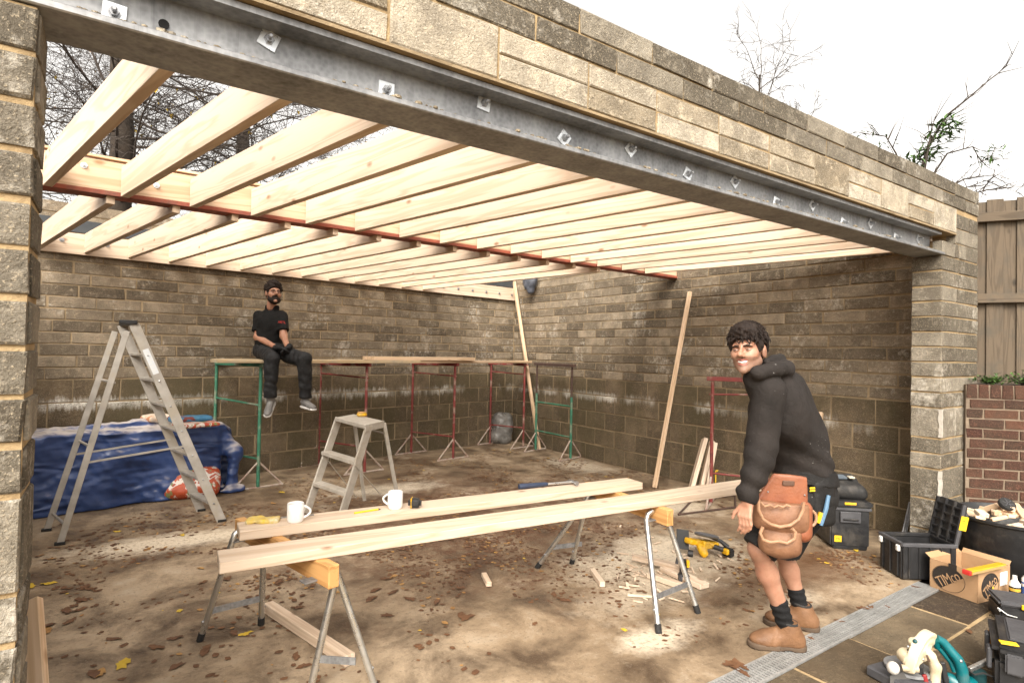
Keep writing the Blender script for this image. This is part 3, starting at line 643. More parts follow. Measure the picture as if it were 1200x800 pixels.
def bare_tree(name, label, base, height, r0, seed, lo, limbs, llen, kids, leafn, leafmat, group=None, lean=(0, 0, 0), lr=.3, aim=None, hmax=1.0):
    rr = random.Random(seed); t = thing(name, label, 'tree', base, 0, group); base = Vector(base)
    pts = [base + Vector((lean[0] * k / 8 + .06 * rr.uniform(-1, 1), lean[1] * k / 8 + .06 * rr.uniform(-1, 1), height * k / 8)) for k in range(9)]
    m = MB(); m.tube(pts, [r0 * (1 - .75 * k / 8) for k in range(9)], 12); m.build('trunk', BARK, t, smooth=True)
    m = MB(); tips = []
    for k in range(limbs):
        h = lo + (hmax - lo) * (k + rr.random()) / limbs; i = min(7, int(h * 8)); q = pts[i].lerp(pts[i + 1], h * 8 - i); a = rr.uniform(0, 2 * math.pi)
        d = Vector((math.cos(a), math.sin(a), rr.uniform(-.25, .55)))
        if aim is not None and rr.random() < .75: d = Vector(aim) + Vector((rr.uniform(-.9, .9), rr.uniform(-.5, .5), rr.uniform(-.35, .5)))
        grow(m, tips, q, d, llen * rr.uniform(.6, 1.1), r0 * lr * (1 - .6 * h), 1, rr, 6, kids, .22, .0)
    m.build('crown', TWIG, t)
    if leafn:
        m = MB()
        for k in range(leafn):
            p_, d, _ = tips[rr.randrange(len(tips))]; s = rr.uniform(.05, .1); leaf_quads(m, p_, (rr.uniform(-1, 1), rr.uniform(-1, 1), rr.uniform(-1, .3)), s, s * .8)
        tag(m.build('leaves', leafmat, t), kind='stuff')
    return t
tb = PY(142, 190, 2.6); bare_tree('bare_tree', 'bare winter tree with thick dark trunk and a few yellow leaves behind the first joists', (tb.x, 2.6, 0), 9.5, .27, 11, .33, 26, 3.4, (0, 9, 7, 3), 60, LEAFY, aim=(.5, -.15, .0), lr=.13, hmax=.70)
tb = PY(287, 160, 4.2); bare_tree('bare_tree', 'second bare winter tree trunk behind the back wall seen between later joists', (tb.x, 4.2, 0), 10, .21, 23, .36, 26, 3.4, (0, 9, 7, 3), 50, LEAFY, aim=(-.2, -.3, .0), lr=.14, hmax=.75)
tb = PY(60, 100, 6); bare_tree('bare_tree', 'thin bare tree with tangled twigs close to the near left pier', (tb.x - 1.2, 5.0, 0), 10, .2, 31, .33, 24, 3.6, (0, 9, 7, 3), 25, LEAFO, aim=(.8, -.1, .0), lr=.16, hmax=.8)
RMIN[0] = .0075; c = PD(890, 120, 17); c2 = PD(890, 42, 17)
bare_tree('bare_tree', 'far leafless tree whose fine crown shows above the parapet', (c.x, c.y, 0), c2.z - 1.2, .10, 5, .55, 18, 2.3, (0, 6, 5, 0), 0, None, lr=.4, aim=(0, 0, 1.1))
c = PD(925, 130, 16); bare_tree('bare_tree', 'smaller far leafless sapling peeping over the parapet', (c.x + .4, c.y, 0), PD(948, 112, 16).z - .5, .06, 8, .6, 10, 1.2, (0, 5, 4, 0), 0, None, lr=.4, aim=(0, 0, 1.1))
cl = MB(); rr0 = random.Random(6)
for (u, v, n0) in ((148, 140, 4), (152, 147, 3), (163, 150, 4), (146, 169, 3), (152, 175, 3), (172, 158, 2), (205, 100, 2), (228, 110, 3), (186, 122, 2), (196, 124, 2), (62, 85, 1), (346, 133, 1), (300, 149, 1), (318, 136, 1)):
    for _ in range(n0):
        L = rr0.uniform(.07, .12); leaf_quads(cl, PD(u + rr0.uniform(-5, 5), v + rr0.uniform(-4, 4), 10.2), (rr0.uniform(-1, 1), rr0.uniform(-.5, .5), rr0.uniform(-1, .2)), L, L * .75)
for o_ in [o_ for o_ in bpy.data.objects if o_.parent is None and o_.name == 'bare_tree']: tag(cl.build('leaf_cluster', LEAFY, o_), kind='stuff')
# leggy shrub over the parapet
def shrub():
    dd = 8.6; rr = random.Random(4); b0 = PD(1085, 260, dd)
    t = thing('leggy_shrub', 'leggy half bare shrub arching over the side wall with green leaf tufts', 'shrub', (b0.x, b0.y, 0)); m = MB(); lf = MB()
    def path(uvs, r0, r1, n=4):
        pts = [PD(u, v, dd + o) for u, v, o in uvs]; k = len(pts)
        m.tube(pts, [r0 + (r1 - r0) * i / (k - 1) for i in range(k)], 5)
        for i in range(k - 1):
            for _ in range(n):
                q = pts[i].lerp(pts[i + 1], rr.random()); d = (pts[i + 1] - pts[i]).normalized()
                d2 = (d + Vector((rr.uniform(-1, 1), rr.uniform(-1, 1), rr.uniform(-.6, 1))) * .9).normalized(); L = rr.uniform(.12, .45)
                e = q + d2 * L; m.tube([q, q + d2 * L * .5 + Vector((0, 0, rr.uniform(-.04, .04))), e], [.008, .0055, .003], 3)
                if rr.random() < .5:
                    d3 = (d2 + Vector((rr.uniform(-1, 1), rr.uniform(-1, 1), rr.uniform(-1, 1))) * .6).normalized(); m.tube([q + d2 * L * .5, q + d2 * L * .5 + d3 * L * .5], [.0045, .0025], 3)
    base = (1070, 300, 0)
    path([base, (1075, 215, 0), (1088, 170, .1), (1110, 135, .2), (1135, 115, .2), (1158, 95, .3), (1182, 76, .3)], .03, .004)
    path([base, (1062, 215, 0), (1050, 180, -.1), (1038, 160, -.1), (1015, 157, -.2)], .022, .003)
    path([base, (1090, 210, .2), (1110, 180, .3), (1140, 172, .3), (1150, 190, .3), (1165, 182, .3)], .02, .003)
    path([base, (1100, 225, .2), (1130, 210, .3), (1165, 205, .4), (1150, 225, .4)], .02, .003, 6)
    path([base, (1085, 190, 0), (1090, 160, 0), (1095, 140, 0)], .02, .003)
    path([(1125, 230, .3), (1160, 222, .5), (1205, 218, .6)], .012, .003, 8); path([(1115, 226, .3), (1155, 212, .5), (1200, 228, .6)], .01, .003, 8)
    for (u, v, n, s) in ((1108, 148, 60, .2), (1100, 162, 40, .18), (1088, 172, 24, .18), (1080, 182, 50, .2), (1076, 188, 30, .18), (1163, 180, 30, .14), (1152, 188, 20, .13), (1014, 157, 14, .12), (1032, 166, 14, .12)):
        c = PD(u, v, dd + .1)
        for _ in range(n):
            p_ = c + Vector((rr.uniform(-.14, .14), rr.uniform(-.14, .14), rr.uniform(-.1, .1))); L = s * rr.uniform(.7, 1.2)
            leaf_quads(lf, p_, (rr.uniform(-.4, 1), rr.uniform(-1, .6), rr.uniform(-.35, .6)), L, L * .22)
    m.build('stems', TWIG, t); tag(lf.build('leaves', LEAFG, t), kind='stuff')
shrub()
# plants in the planter
rr = random.Random(9)
for k, (u, s_, lb) in enumerate(((1163, .12, 'low green leafy plant spilling over the planter next to the pier'), (1198, .17, 'taller green leafy plant further along the planter'), (1250, .15, 'bushy green plant at the far end of the planter'))):
    b0 = PD(u, 446, dep(P0) + .03); b0.z = 1.40
    t = thing('leafy_plant', lb, 'plant', b0, 0, 'plants in the brick planter'); st = MB(); lf = MB()
    for _ in range(38):
        d = Vector((rr.uniform(-1, 1), rr.uniform(-1, 1), rr.uniform(.15, 1))).normalized(); L = s_ * rr.uniform(.5, 1.1) * (1.6 if abs(d.z) < .5 else 1); e = b0 + Vector((d.x * L * 1.3, d.y * L * 1.0, d.z * L * .8))
        st.tube([b0, b0.lerp(e, .5) + Vector((0, 0, .02)), e], .002, 3)
        for q in range(7): leaf_quads(lf, b0.lerp(e, rr.uniform(.3, 1.0)), (rr.uniform(-1, 1), rr.uniform(-1, 1), rr.uniform(-.3, .8)), rr.uniform(.02, .045), rr.uniform(.014, .026))
    st.build('stems', TWIG, t); tag(lf.build('leaves', LEAFG, t), kind='stuff')

# ------------------------------------------------------------------ fallen leaves
def curled_leaf(seed, L=.08):
    r = random.Random(seed); n = 14; V = [(0, 0, .003)]; Fc = []
    for k in range(n):
        a = 2 * math.pi * k / n; rad = L * .56 * (1.0 if k % 2 else r.uniform(.62, .9)) * r.uniform(.8, 1.1) * (1.2 if abs(math.cos(a)) > .7 else .85)
        V.append((rad * math.cos(a), rad * math.sin(a) * .75, .002 + .010 * L / .08 * abs(math.sin(a + seed)) ** 2 * r.uniform(.1, 1)))
    for k in range(n): Fc.append((0, 1 + k, 1 + (k + 1) % n))
    return V, Fc
leafm = {}
for nm, mt in (('brown', LEAFB), ('tan', LEAFO), ('yellow', LEAFY)):
    leafm[nm] = [mesh('fallen_leaf', *curled_leaf(s), mt, True) for s in range(4)]
LBL = {'brown': 'curled dark brown dead leaf lying on the concrete floor', 'tan': 'dry tan fallen leaf lying on the concrete floor', 'yellow': 'bright yellow fallen leaf lying on the concrete floor'}
def put_leaf(u, v, kind, s=1.0):
    p_ = PZ(u, v); o = ob('fallen_leaf', leafm[kind][rr.randrange(4)], None, Matrix.Translation(p_ + Vector((0, 0, .003))) @ Matrix.Rotation(rr.uniform(0, 6.28), 4, 'Z') @ Matrix.Scale(s, 4))
    tag(o, LBL[kind], 'leaf', kind + ' fallen leaves')
for u, v, k, s in ((145, 778, 'yellow', 1.2), (56, 684, 'yellow', 1.0), (36, 687, 'yellow', .9), (55, 739, 'tan', .9), (137, 623, 'yellow', .8), (214, 627, 'yellow', .7), (173, 644, 'tan', .9), (288, 743, 'yellow', .8), (394, 694, 'tan', .7), (461, 676, 'tan', .8), (118, 789, 'tan', .9), (1003, 645, 'yellow', .8), (330, 577, 'yellow', .9), (320, 590, 'tan', .8), (62, 655, 'tan', .7), (235, 666, 'tan', .6)): put_leaf(u, v, k, s)
for u, v, s in ((183, 759, .9), (205, 748, .8), (207, 781, .9), (240, 764, .9), (242, 759, .7), (274, 742, .8), (334, 722, .8), (327, 682, 1.0), (348, 712, .9), (347, 770, .8), (356, 781, .8), (110, 790, 1.0), (45, 724, 1.0), (52, 735, 1.1), (78, 716, 1.0), (100, 688, 1.0), (104, 690, .9), (95, 703, 1.0), (92, 715, .9), (82, 728, .9), (134, 749, .8), (454, 722, .9), (541, 722, 1.0), (548, 724, 1.1), (627, 731, .6), (660, 703, 1.1), (649, 697, .8), (435, 702, 1.0), (440, 692, .9), (480, 702, 1.0), (512, 706, .9), (452, 679, .9), (461, 694, .9), (780, 745, .5), (237, 683, .8), (264, 679, .8), (268, 677, .7), (300, 676, .6), (877, 716, .7), (868, 780, 1.1), (862, 783, .9), (856, 778, .9), (873, 790, .7), (1012, 713, .8), (1020, 711, .7), (984, 728, .6), (1074, 688, .6), (1040, 711, .5), (1136, 740, .6), (950, 748, .5)): put_leaf(u, v, 'brown', s)
lit = MB(); rr2 = random.Random(15)
def litter(n, cx, cy, sx, sy, s0=.02, s1=.06, ph=.5):
    for _ in range(n):
        x = rr2.gauss(cx, sx); y = rr2.gauss(cy, sy)
        if x > -.05 or y < -6.78 or y > SK * x - .05 or x < -6.9: continue
        if mnoise.noise(Vector((x * 1.4, y * 1.4, 7))) < -.05: continue
        a = rr2.uniform(0, 6.28); s = rr2.uniform(s0, s1); lit.mi = 0 if rr2.random() < .86 else (1 if rr2.random() < .93 else 2)
        pts = [(x + s * .5 * math.cos(a + t) * k, y + s * .5 * math.sin(a + t) * k, .003 + rr2.uniform(0, .06) * s) for t, k in ((0, 1), (1.2, .6), (2.2, .75), (3.14, .9), (4.2, .6), (5.2, .8))]
        lit.add([(x, y, .005 + .02 * s)] + pts, [(0, 1 + i, 1 + (i + 1) % 6) for i in range(6)])
litter(3600, -2.6, -2.4, 1.6, 1.0, .012, .045); litter(5200, -3.1, -4.0, 1.15, .95, .012, .05); litter(700, -4.6, -3.9, .6, .5, .012, .04); litter(900, -1.5, -6.25, .55, .22, .012, .05); litter(350, -.4, -3.2, .25, .9); litter(550, -5.6, -2.9, .7, .7); litter(260, -4.5, -5.2, 1.2, .8); litter(450, -3.3, -1.1, 1.8, .3); litter(250, -.6, -1.4, .4, .8)
tag(lit.build('leaf_litter', [LEAFB, LEAFO, LEAFY]), 'trodden brown leaf litter spread over the concrete floor', 'leaf litter', kind='stuff')

# ------------------------------------------------------------------ builders' trestles
def trestle(p0, p1, H, mats, label, side, neck=None, bar2=True, low=True, basew=.46):
    """two tube posts at p0 (near) and p1 (far), inverted V feet, cross bars; side = direction of the feet"""
    p0 = Vector(p0); p1 = Vector(p1); side = Vector(side).normalized(); main, foot, topm = mats
    t = thing('trestle', label, 'trestle', (p0 + p1) / 2); ax = (p1 - p0).normalized()
    for p_ in (p0, p1):
        if neck: MB().tube([p_ + UP * .02, p_ + UP * neck], .019, 10).build('post', main, t, smooth=True); MB().tube([p_ + UP * neck, p_ + UP * H], .0155, 10).build('post_extension', topm, t, smooth=True)
        else: MB().tube([p_ + UP * .02, p_ + UP * (H - .02)], .019, 10).build('post', main, t, smooth=True)
        for s in (-1, 1): MB().tube([p_ + UP * .30, p_ + side * s * basew * .6 + UP * .015], .011, 8).build('leg', foot, t, smooth=True)
        MB().tube([p_ - side * basew * .62 + UP * .012, p_ + side * basew * .62 + UP * .012], .012, 8).build('foot_bar', foot, t, smooth=True)
    m = MB(); m.bar(p0 - ax * .06 + UP * H, p1 + ax * .06 + UP * H, .05, .045); m.build('top_bar', topm, t, bevel=.004)
    if bar2: MB().tube([p0 - ax * .03 + UP * (H - .17), p1 + UP * (H - .14)], .010, 8).build('upper_rung', topm if neck else main, t, smooth=True)
    if low: MB().tube([p0 + UP * .33, p1 + UP * .33], .011, 8).build('lower_rung', main, t, smooth=True)
    if neck: MB().tube([p0 + UP * (neck - .14), p1 + UP * (neck - .14)], .013, 8).build('middle_rung', main, t, smooth=True)
    return t
TH = 1.385
pg0 = PZ(302, 571); pg0.z = 0; away = -bn
def tr_pair(u, v, L=.84): a = PZ(u, v); a.z = 0; return a, a + (away * .97 + bdir * -.26).normalized() * L
gl = trestle(*tr_pair(302, 572), TH, (GREENTR, SPLASH, GREENTR), 'green painted builders trestle at the left end of the work platform', bdir, low=True, bar2=False)
a, b_ = tr_pair(302, 572); MB().tube([a + UP * .93, b_ + UP * .97], .011, 8).build('middle_rung', GREENTR, gl, smooth=True)
trestle(*tr_pair(427, 554, .86), TH - .0, (REDTR, SPLASH, REDTR), 'red trestle under the platform beside the seated man, behind the small steps', bdir)
trestle(*tr_pair(531, 538, .80), TH, (REDTR, SPLASH, REDTR), 'red trestle in the middle of the platform between two other red trestles', bdir)
trestle(*tr_pair(613, 524.5, .66), TH, (REDTR, SPLASH, REDTR), 'red trestle under the far end of the platform near the room corner', bdir)
trestle((-.26, -1.93, 0), (-.26, -1.06, 0), 1.40, (GREENTR, SPLASH, RUSTTR), 'trestle with green lower frame and rusty upper extension against the side wall', (-1, -.25, 0), neck=.93, bar2=False)
t5a = PZ(833, 590); t5a.z = 0
trestle(t5a, t5a + Vector((.33, -.62, 0)), 1.345, (REDTR, SPLASH, REDTR), 'red trestle behind the standing man beside leaning offcuts', (-.85, -.45, 0), basew=.5)
# scaffold boards on the trestles
def board(a, b_, wd, label, mat=BOARD, t=.036, lift=0.0):
    o = stick('scaffold_board', Vector((a.x, a.y, TH + .0235 + t / 2 + lift)), Vector((b_.x, b_.y, TH + .0235 + t / 2 + lift)), wd, t, mat, bevel=.003)
    return tag(o, label, 'board')
yo = .72
la = onb(-5.05, yo); lb = onb(-2.93, yo + .0); board(onb(-5.17, .78), onb(-2.62, .80), .24, 'scaffold board under the seated man resting on the green trestle')
board(onb(-5.08, .53), onb(-2.65, .55), .22, 'scaffold board beside the wall behind the seated man')
board(onb(-3.30, .72), onb(-1.62, .72), .30, 'thick pale board lying on top of the platform boards over two red trestles', PINE2, .045, .038)
board(onb(-2.58, .74), onb(-.28, .62), .24, 'scaffold board running to the far end of the platform at the room corner', PINE2)
# ------------------------------------------------------------------ big step ladder
def ladder():
    f1 = PZ(236, 598.6); f2 = PZ(260, 611); r1 = PZ(54.5, 622); r2 = PZ(70, 638)
    for q_ in (f1, f2, r1, r2): q_.z = 0
    tn = PV(157, 386, (f2 + r2) / 2); tf = PV(143, 378, (f1 + r1) / 2); tn.z = tf.z = 1.76
    t = thing('step_ladder', 'tall aluminium step ladder standing open in front of the blue tarpaulin', 'ladder', (f1 + f2 + r1 + r2) / 4)
    up = Vector((0, 1, 0))
    for nm, a, b_ in (('front_stile', f1, tf), ('front_stile', f2, tn)): MB().bar(a, b_, .028, .078, up=(b_ - a).cross(Vector((0, 1, 0)))).build(nm, ALU, t, bevel=.003)
    o1 = Vector((-.02, 0, -.06))
    for nm, a, b_ in (('rear_stile', r1, tf + o1 + Vector((-.03, .0, 0))), ('rear_stile', r2, tn + o1 + Vector((-.03, -.02, 0)))): MB().bar(a, b_, .024, .048, up=(b_ - a).cross(Vector((0, 1, 0)))).build(nm, ALU, t, bevel=.003)
    for k in range(7):
        s = .1 + .125 * k; a = f1.lerp(tf, s); b_ = f2.lerp(tn, s); m = MB(); m.bar(a, b_, .075, .022); m.build('tread', ALU, t, bevel=.003)
    for s in (.08, .42, .72): MB().tube([r1.lerp(tf, s), r2.lerp(tn, s)], .011, 8).build('rear_rung', ALU, t, smooth=True)
    m = MB(); c = (tn + tf) / 2; m.box(c + Vector((0, 0, .015)), (.13, (tn - tf).length + .06, .035)); m.build('top_cap', BLACKP, t, bevel=.006)
    for a, b_, s, e in ((r1, f1, tf, tf), (r2, f2, tn, tn)): MB().bar(a.lerp(s, .355), b_.lerp(e, .40), .012, .034, up=(0, 1, 0)).build('spreader_bar', ALU, t)
    for q_ in (f1, f2, r1, r2): m = MB(); m.box(q_ + Vector((0, 0, .012)), (.07, .035, .024)); m.build('foot', RUBBER, t, bevel=.004)
    for k in range(8):
        s = (.1 + .125 * (k % 7)); q_ = f2.lerp(tn, s) + Vector((0, -.018, 0)); m = MB(); m.sphere(q_, .008, 8, 4); m.build('rivet', BOLT, t)
    q_ = f2.lerp(tn, .80); m = MB(); m.bar(f2.lerp(tn, .76) + Vector((0, -.0165, 0)), f2.lerp(tn, .88) + Vector((0, -.0165, 0)), .002, .045, up=(tn - f2).cross(Vector((0, 1, 0)))); m.build('sticker', simple('ladder_sticker', (.55, .6, .66), (.66, .66, .64), rough=.5, scale=60), t)
ladder()
# ------------------------------------------------------------------ small steps
def steps():
    f1 = Vector((-4.30, -2.86, 0)); f2 = Vector((-4.16, -3.36, 0)); r1 = Vector((-3.66, -2.74, 0)); r2 = Vector((-3.52, -3.24, 0))
    f1 = PZ(358, 601); f2 = PZ(396, 613); r1 = PZ(438, 604); r2 = PZ(475, 603)
    f1 = Vector((-4.36, -2.87, 0)); f2 = Vector((-4.20, -3.36, 0)); r1 = Vector((-3.72, -2.70, 0)); r2 = Vector((-3.55, -3.22, 0))
    H = .90; c1 = PZ(392.5, 489, H); c2 = PZ(428, 498, H); c3 = PZ(450, 493, H); c4_ = c1 + (c3 - c2)
    t = thing('step_stool', 'small paint splashed aluminium steps standing behind the sawhorse bench', 'steps', (f1 + f2 + r1 + r2) / 4)
    nrm = Vector((0, 1, 0))
    for a, b_ in ((f1, c1.lerp(c4_, .2)), (f2, c2.lerp(c3, .2))): MB().bar(a, b_ - UP * .01, .022, .078, up=(b_ - a).cross(f2 - f1)).build('front_stile', ALUP, t, bevel=.003)
    for a, b_ in ((r1, c4_), (r2, c3)): MB().bar(a, b_ - UP * .02, .02, .036, up=(b_ - a).cross(f2 - f1)).build('rear_leg', ALUP, t, bevel=.002)
    m = MB(); m.prism([(c1.x, c1.y), (c2.x, c2.y), (c3.x, c3.y), (c4_.x, c4_.y)], .035, Matrix.Translation((0, 0, H - .035))); m.build('platform', ALUP, t, bevel=.004)
    m = MB(); ed = (c3 - c2); m.bar(c2 - UP * .03 - Vector((0, .004, 0)), c3 - UP * .03 - Vector((0, .004, 0)), .006, .065); m.build('hinge_plate', ALUP, t, bevel=.002)
    for s in (.30, .62):
        a = f1.lerp(c1, s); b_ = f2.lerp(c2, s); d = (c3 - c2).normalized(); m = MB(); m.bar(a + d * .03, b_ + d * .03, .10, .035); m.build('tread', ALUP, t, bevel=.003)
    for a, b_, s1, s2, e1, e2 in ((f1, r1, .60, .05, c1, c4_), (f2, r2, .60, .05, c2, c3)): MB().bar(a.lerp(e1, s1), b_.lerp(e2, s2) + Vector((-.08, 0, 0)), .006, .022, up=(0, 1, 0)).build('brace', ALUP, t)
    MB().tube([r1.lerp(c4_, .86), r2.lerp(c3, .86)], .009, 8).build('rear_rung', ALUP, t)
    p_ = PZ(424, 487.5, H + .004); m = MB(); m.lathe([(.03, 0), (.045, .006), (.047, .022), (.04, .034), (.02, .037)], 18, Matrix.Translation(p_) @ Matrix.Diagonal((1.15, .8, 1, 1)))
    o = m.build('tape_reel', YELLOW, None, smooth=True); tag(o, 'small yellow and brown reel lying on the platform of the small steps', 'reel')
    m = MB(); m.lathe([(.02, .0375), (.042, .0375), (.043, .044), (.02, .046)], 18, Matrix.Translation(p_) @ Matrix.Diagonal((1.1, .8, 1, 1))); m.build('disc', ORANGEW, o, smooth=True)
steps()
# ------------------------------------------------------------------ distance field modelling (numpy)
def nets(D, lo, h):
    s = D < 0; nx, ny, nz = D.shape
    cnt = np.zeros((nx - 1, ny - 1, nz - 1), np.int8); C8 = [(i, j, k) for i in (0, 1) for j in (0, 1) for k in (0, 1)]
    for i, j, k in C8: cnt += s[i:nx - 1 + i, j:ny - 1 + j, k:nz - 1 + k]
    act = (cnt > 0) & (cnt < 8); idx = np.argwhere(act); ids = -np.ones(act.shape, np.int64); ids[act] = np.arange(len(idx))
    val = np.stack([D[idx[:, 0] + i, idx[:, 1] + j, idx[:, 2] + k] for i, j, k in C8], 1); co = np.array(C8, float)
    acc = np.zeros((len(idx), 3)); n = np.zeros(len(idx))
    for a in range(8):
        for b in range(a + 1, 8):
            if np.abs(co[a] - co[b]).sum() != 1: continue
            va, vb = val[:, a], val[:, b]; m = (va < 0) != (vb < 0); t = np.where(m, va / np.where(m, va - vb, 1), 0)
            acc += m[:, None] * (co[a] + t[:, None] * (co[b] - co[a])); n += m
    V = (idx + acc / n[:, None]) * h + np.array(lo); Fs = []
    for ax in range(3):
        sl0 = [slice(None)] * 3; sl1 = [slice(None)] * 3; sl0[ax] = slice(0, -1); sl1[ax] = slice(1, None)
        a, b = s[tuple(sl0)], s[tuple(sl1)]; e = np.argwhere(a != b); u, v = [q for q in range(3) if q != ax]
        e = e[(e[:, u] > 0) & (e[:, v] > 0) & (e[:, u] < D.shape[u] - 1) & (e[:, v] < D.shape[v] - 1)]
        if not len(e): continue
        fl = a[e[:, 0], e[:, 1], e[:, 2]]
        def cell(du, dv): q = e.copy(); q[:, u] += du; q[:, v] += dv; return ids[q[:, 0], q[:, 1], q[:, 2]]
        f = np.stack([cell(-1, -1), cell(0, -1), cell(0, 0), cell(-1, 0)], 1)
        if ax == 1: fl = ~fl
        f = np.where(fl[:, None], f, f[:, ::-1]); Fs.append(f)
    return V, np.concatenate(Fs)
def sdf_mesh(fn, lo, hi, h, name, mats, parent=None, smooth_it=1, matfn=None):
    lo = np.array(lo, float) - 3 * h; hi = np.array(hi, float) + 3 * h; n = np.ceil((hi - lo) / h).astype(int) + 1
    B = 6; nb = -(-n // B); n = nb * B
    ce = [lo[i] + (np.arange(nb[i]) * B + (B - 1) / 2) * h for i in range(3)]
    G = np.stack(np.meshgrid(*ce, indexing='ij'), -1).reshape(-1, 3); dc = fn(G).reshape(nb)
    D = np.repeat(np.repeat(np.repeat(dc, B, 0), B, 1), B, 2).astype(np.float32)
    keep = np.argwhere(np.abs(dc) < B * h * 1.35 + .012); of = np.stack(np.meshgrid(*[np.arange(B)] * 3, indexing='ij'), -1).reshape(-1, 3)
    for c0 in range(0, len(keep), 2500):
        I = (keep[c0:c0 + 2500, None, :] * B + of[None]).reshape(-1, 3); D[I[:, 0], I[:, 1], I[:, 2]] = fn(lo + I * h)
    V, Fq = nets(D, lo, h)
    me = bpy.data.meshes.new(name); me.from_pydata(V.tolist(), [], Fq.tolist())
    bm = bmesh.new(); bm.from_mesh(me)
    for _ in range(smooth_it): bmesh.ops.smooth_vert(bm, verts=bm.verts, factor=.5, use_axis_x=True, use_axis_y=True, use_axis_z=True)
    bmesh.ops.recalc_face_normals(bm, faces=bm.faces); bm.to_mesh(me); bm.free()
    mats = mats if isinstance(mats, (list, tuple)) else [mats]
    for m_ in mats: me.materials.append(m_)
    if matfn is not None:
        cen = np.zeros(len(me.polygons) * 3); me.polygons.foreach_get('center', cen); me.polygons.foreach_set('material_index', matfn(cen.reshape(-1, 3)).astype(np.int32))
    me.polygons.foreach_set('use_smooth', [True] * len(me.polygons)); me.update()
    return ob(name, me, parent)
A3 = lambda p_: np.array(p_, float)
def cone(P, a, b, ra, rb):
    a, b = A3(a), A3(b); ab = b - a; t = np.clip((P - a) @ ab / max(ab @ ab, 1e-12), 0, 1); return np.linalg.norm(P - a - t[:, None] * ab, axis=1) - (ra + (rb - ra) * t)
def ell(P, c, r, R=None):
    q = P - A3(c); q = q @ A3(R) if R is not None else q; r = A3(r); k0 = np.linalg.norm(q / r, axis=1); k1 = np.linalg.norm(q / (r * r), axis=1); return k0 * (k0 - 1) / np.maximum(k1, 1e-9)
def rbox(P, c, hf, rad, R=None):
    q = P - A3(c); q = q @ A3(R) if R is not None else q; q = np.abs(q) - (A3(hf) - rad); return np.linalg.norm(np.maximum(q, 0), axis=1) + np.minimum(q.max(1), 0) - rad
def smin(k, *ds):
    r = ds[0]
    for d in ds[1:]:
        hh = np.clip(.5 + .5 * (d - r) / k, 0, 1); r = d + (r - d) * hh - k * hh * (1 - hh)
    return r
def smax(k, a, b): return -smin(k, -a, -b)
def wob(P, f, seed, n=5):
    r = np.random.default_rng(seed); o = np.zeros(len(P))
    for _ in range(n):
        d = r.normal(size=3); d /= np.linalg.norm(d); o += np.sin(P @ d * f * r.uniform(.6, 1.5) + r.uniform(0, 6.28))
    return o / n
def crease(P, f, seed, n=4, stretch=(1, 1, 1)):
    r = np.random.default_rng(seed); o = np.zeros(len(P)); Q = P * A3(stretch)
    Q = Q + .12 * np.stack([wob(Q, 3.0, seed + 1), wob(Q, 3.0, seed + 2), wob(Q, 3.0, seed + 3)], 1)
    for _ in range(n):
        d = r.normal(size=3); d /= np.linalg.norm(d); o += 1 - np.abs(np.sin(Q @ d * f * r.uniform(.6, 1.5) + r.uniform(0, 6.28))) * 2
    return o / n
# ------------------------------------------------------------------ blue tarpaulin
def tarp_mat():
    m, nt, b = newmat('blue_tarpaulin'); v = coords(nt, 'World'); g = N(nt, 'ShaderNodeNewGeometry'); sz = N(nt, 'ShaderNodeSeparateXYZ'); nt.links.new(g.outputs['Normal'], sz.inputs[0])
    n1 = noise(nt, v, 5, 6, .6); c = ramp(nt, n1, [(.3, (.016, .036, .115)), (.7, (.034, .068, .20))])
    du = math_(nt, 'MULTIPLY', mapr(nt, sz.outputs[2], .35, .85), mapr(nt, noise(nt, coords(nt, 'World', (1, 2.5, 2.5)), 4.5, 7, .7), .36, .52)); c = mixc(nt, math_(nt, 'MULTIPLY', du, .85), c, (.52, .47, .43))
    nt.links.new(c, b.inputs['Base Color']); b.inputs['Roughness'].default_value = .38
    rg = N(nt, 'ShaderNodeTexNoise', noise_type='RIDGED_MULTIFRACTAL'); rg.inputs['Scale'].default_value = 3.6; rg.inputs['Detail'].default_value = 4; rg.inputs['Distortion'].default_value = .5; nt.links.new(coords(nt, 'World', (.8, .8, 2.4)), rg.inputs['Vector']); bump(nt, b, rg.outputs['Fac'], .95, .07); return m
TARP = tarp_mat()
def tarp():
    t = thing('tarpaulin_heap', 'blue tarpaulin draped over a stack of materials along the back wall', 'tarpaulin', (-5.8, -1.5, 0))
    xc, xh = -6.05, 1.14
    def fn(P):
        u = P[:, 0]; yb = SK * P[:, 0]                               # follow the wall
        Q = np.stack([P[:, 0], P[:, 1] - yb * 1.0, P[:, 2]], 1)
        d = rbox(Q, (xc, -.44, .36), (xh, .32, .40), .07)
        flare = .05 * np.clip(.5 - P[:, 2], 0, 1); d = d - flare
        d = smin(.06, d, cone(Q, (-4.93, -.60, .64), (-4.80, -.72, .42), .10, .11), cone(Q, (-4.80, -.72, .42), (-4.84, -.80, .05), .10, .08), cone(Q, (-4.86, -.40, .60), (-4.84, -.42, .10), .09, .10), cone(Q, (-4.95, -.84, .03), (-4.74, -.84, .03), .04, .06))
        d = smin(.05, d, cone(Q, (-6.6, -.42, .74), (-5.6, -.47, .765), .045, .05))
        fold = .022 * np.sin(P[:, 0] * 11 + 2.2 * np.sin(P[:, 2] * 5 + P[:, 0] * 2)) * np.clip(1 - P[:, 2] * 1.1, 0, 1)
        hor = 0.0
        d = d + fold - .030 * crease(P, 6, 3) - .017 * crease(P, 14, 9) - .008 * crease(P, 33, 5)
        return smax(.01, d, .004 - P[:, 2])
    sdf_mesh(fn, (-7.2, -2.25, 0), (-4.62, -1.05, .90), .0115, 'sheet', TARP, t, 1)
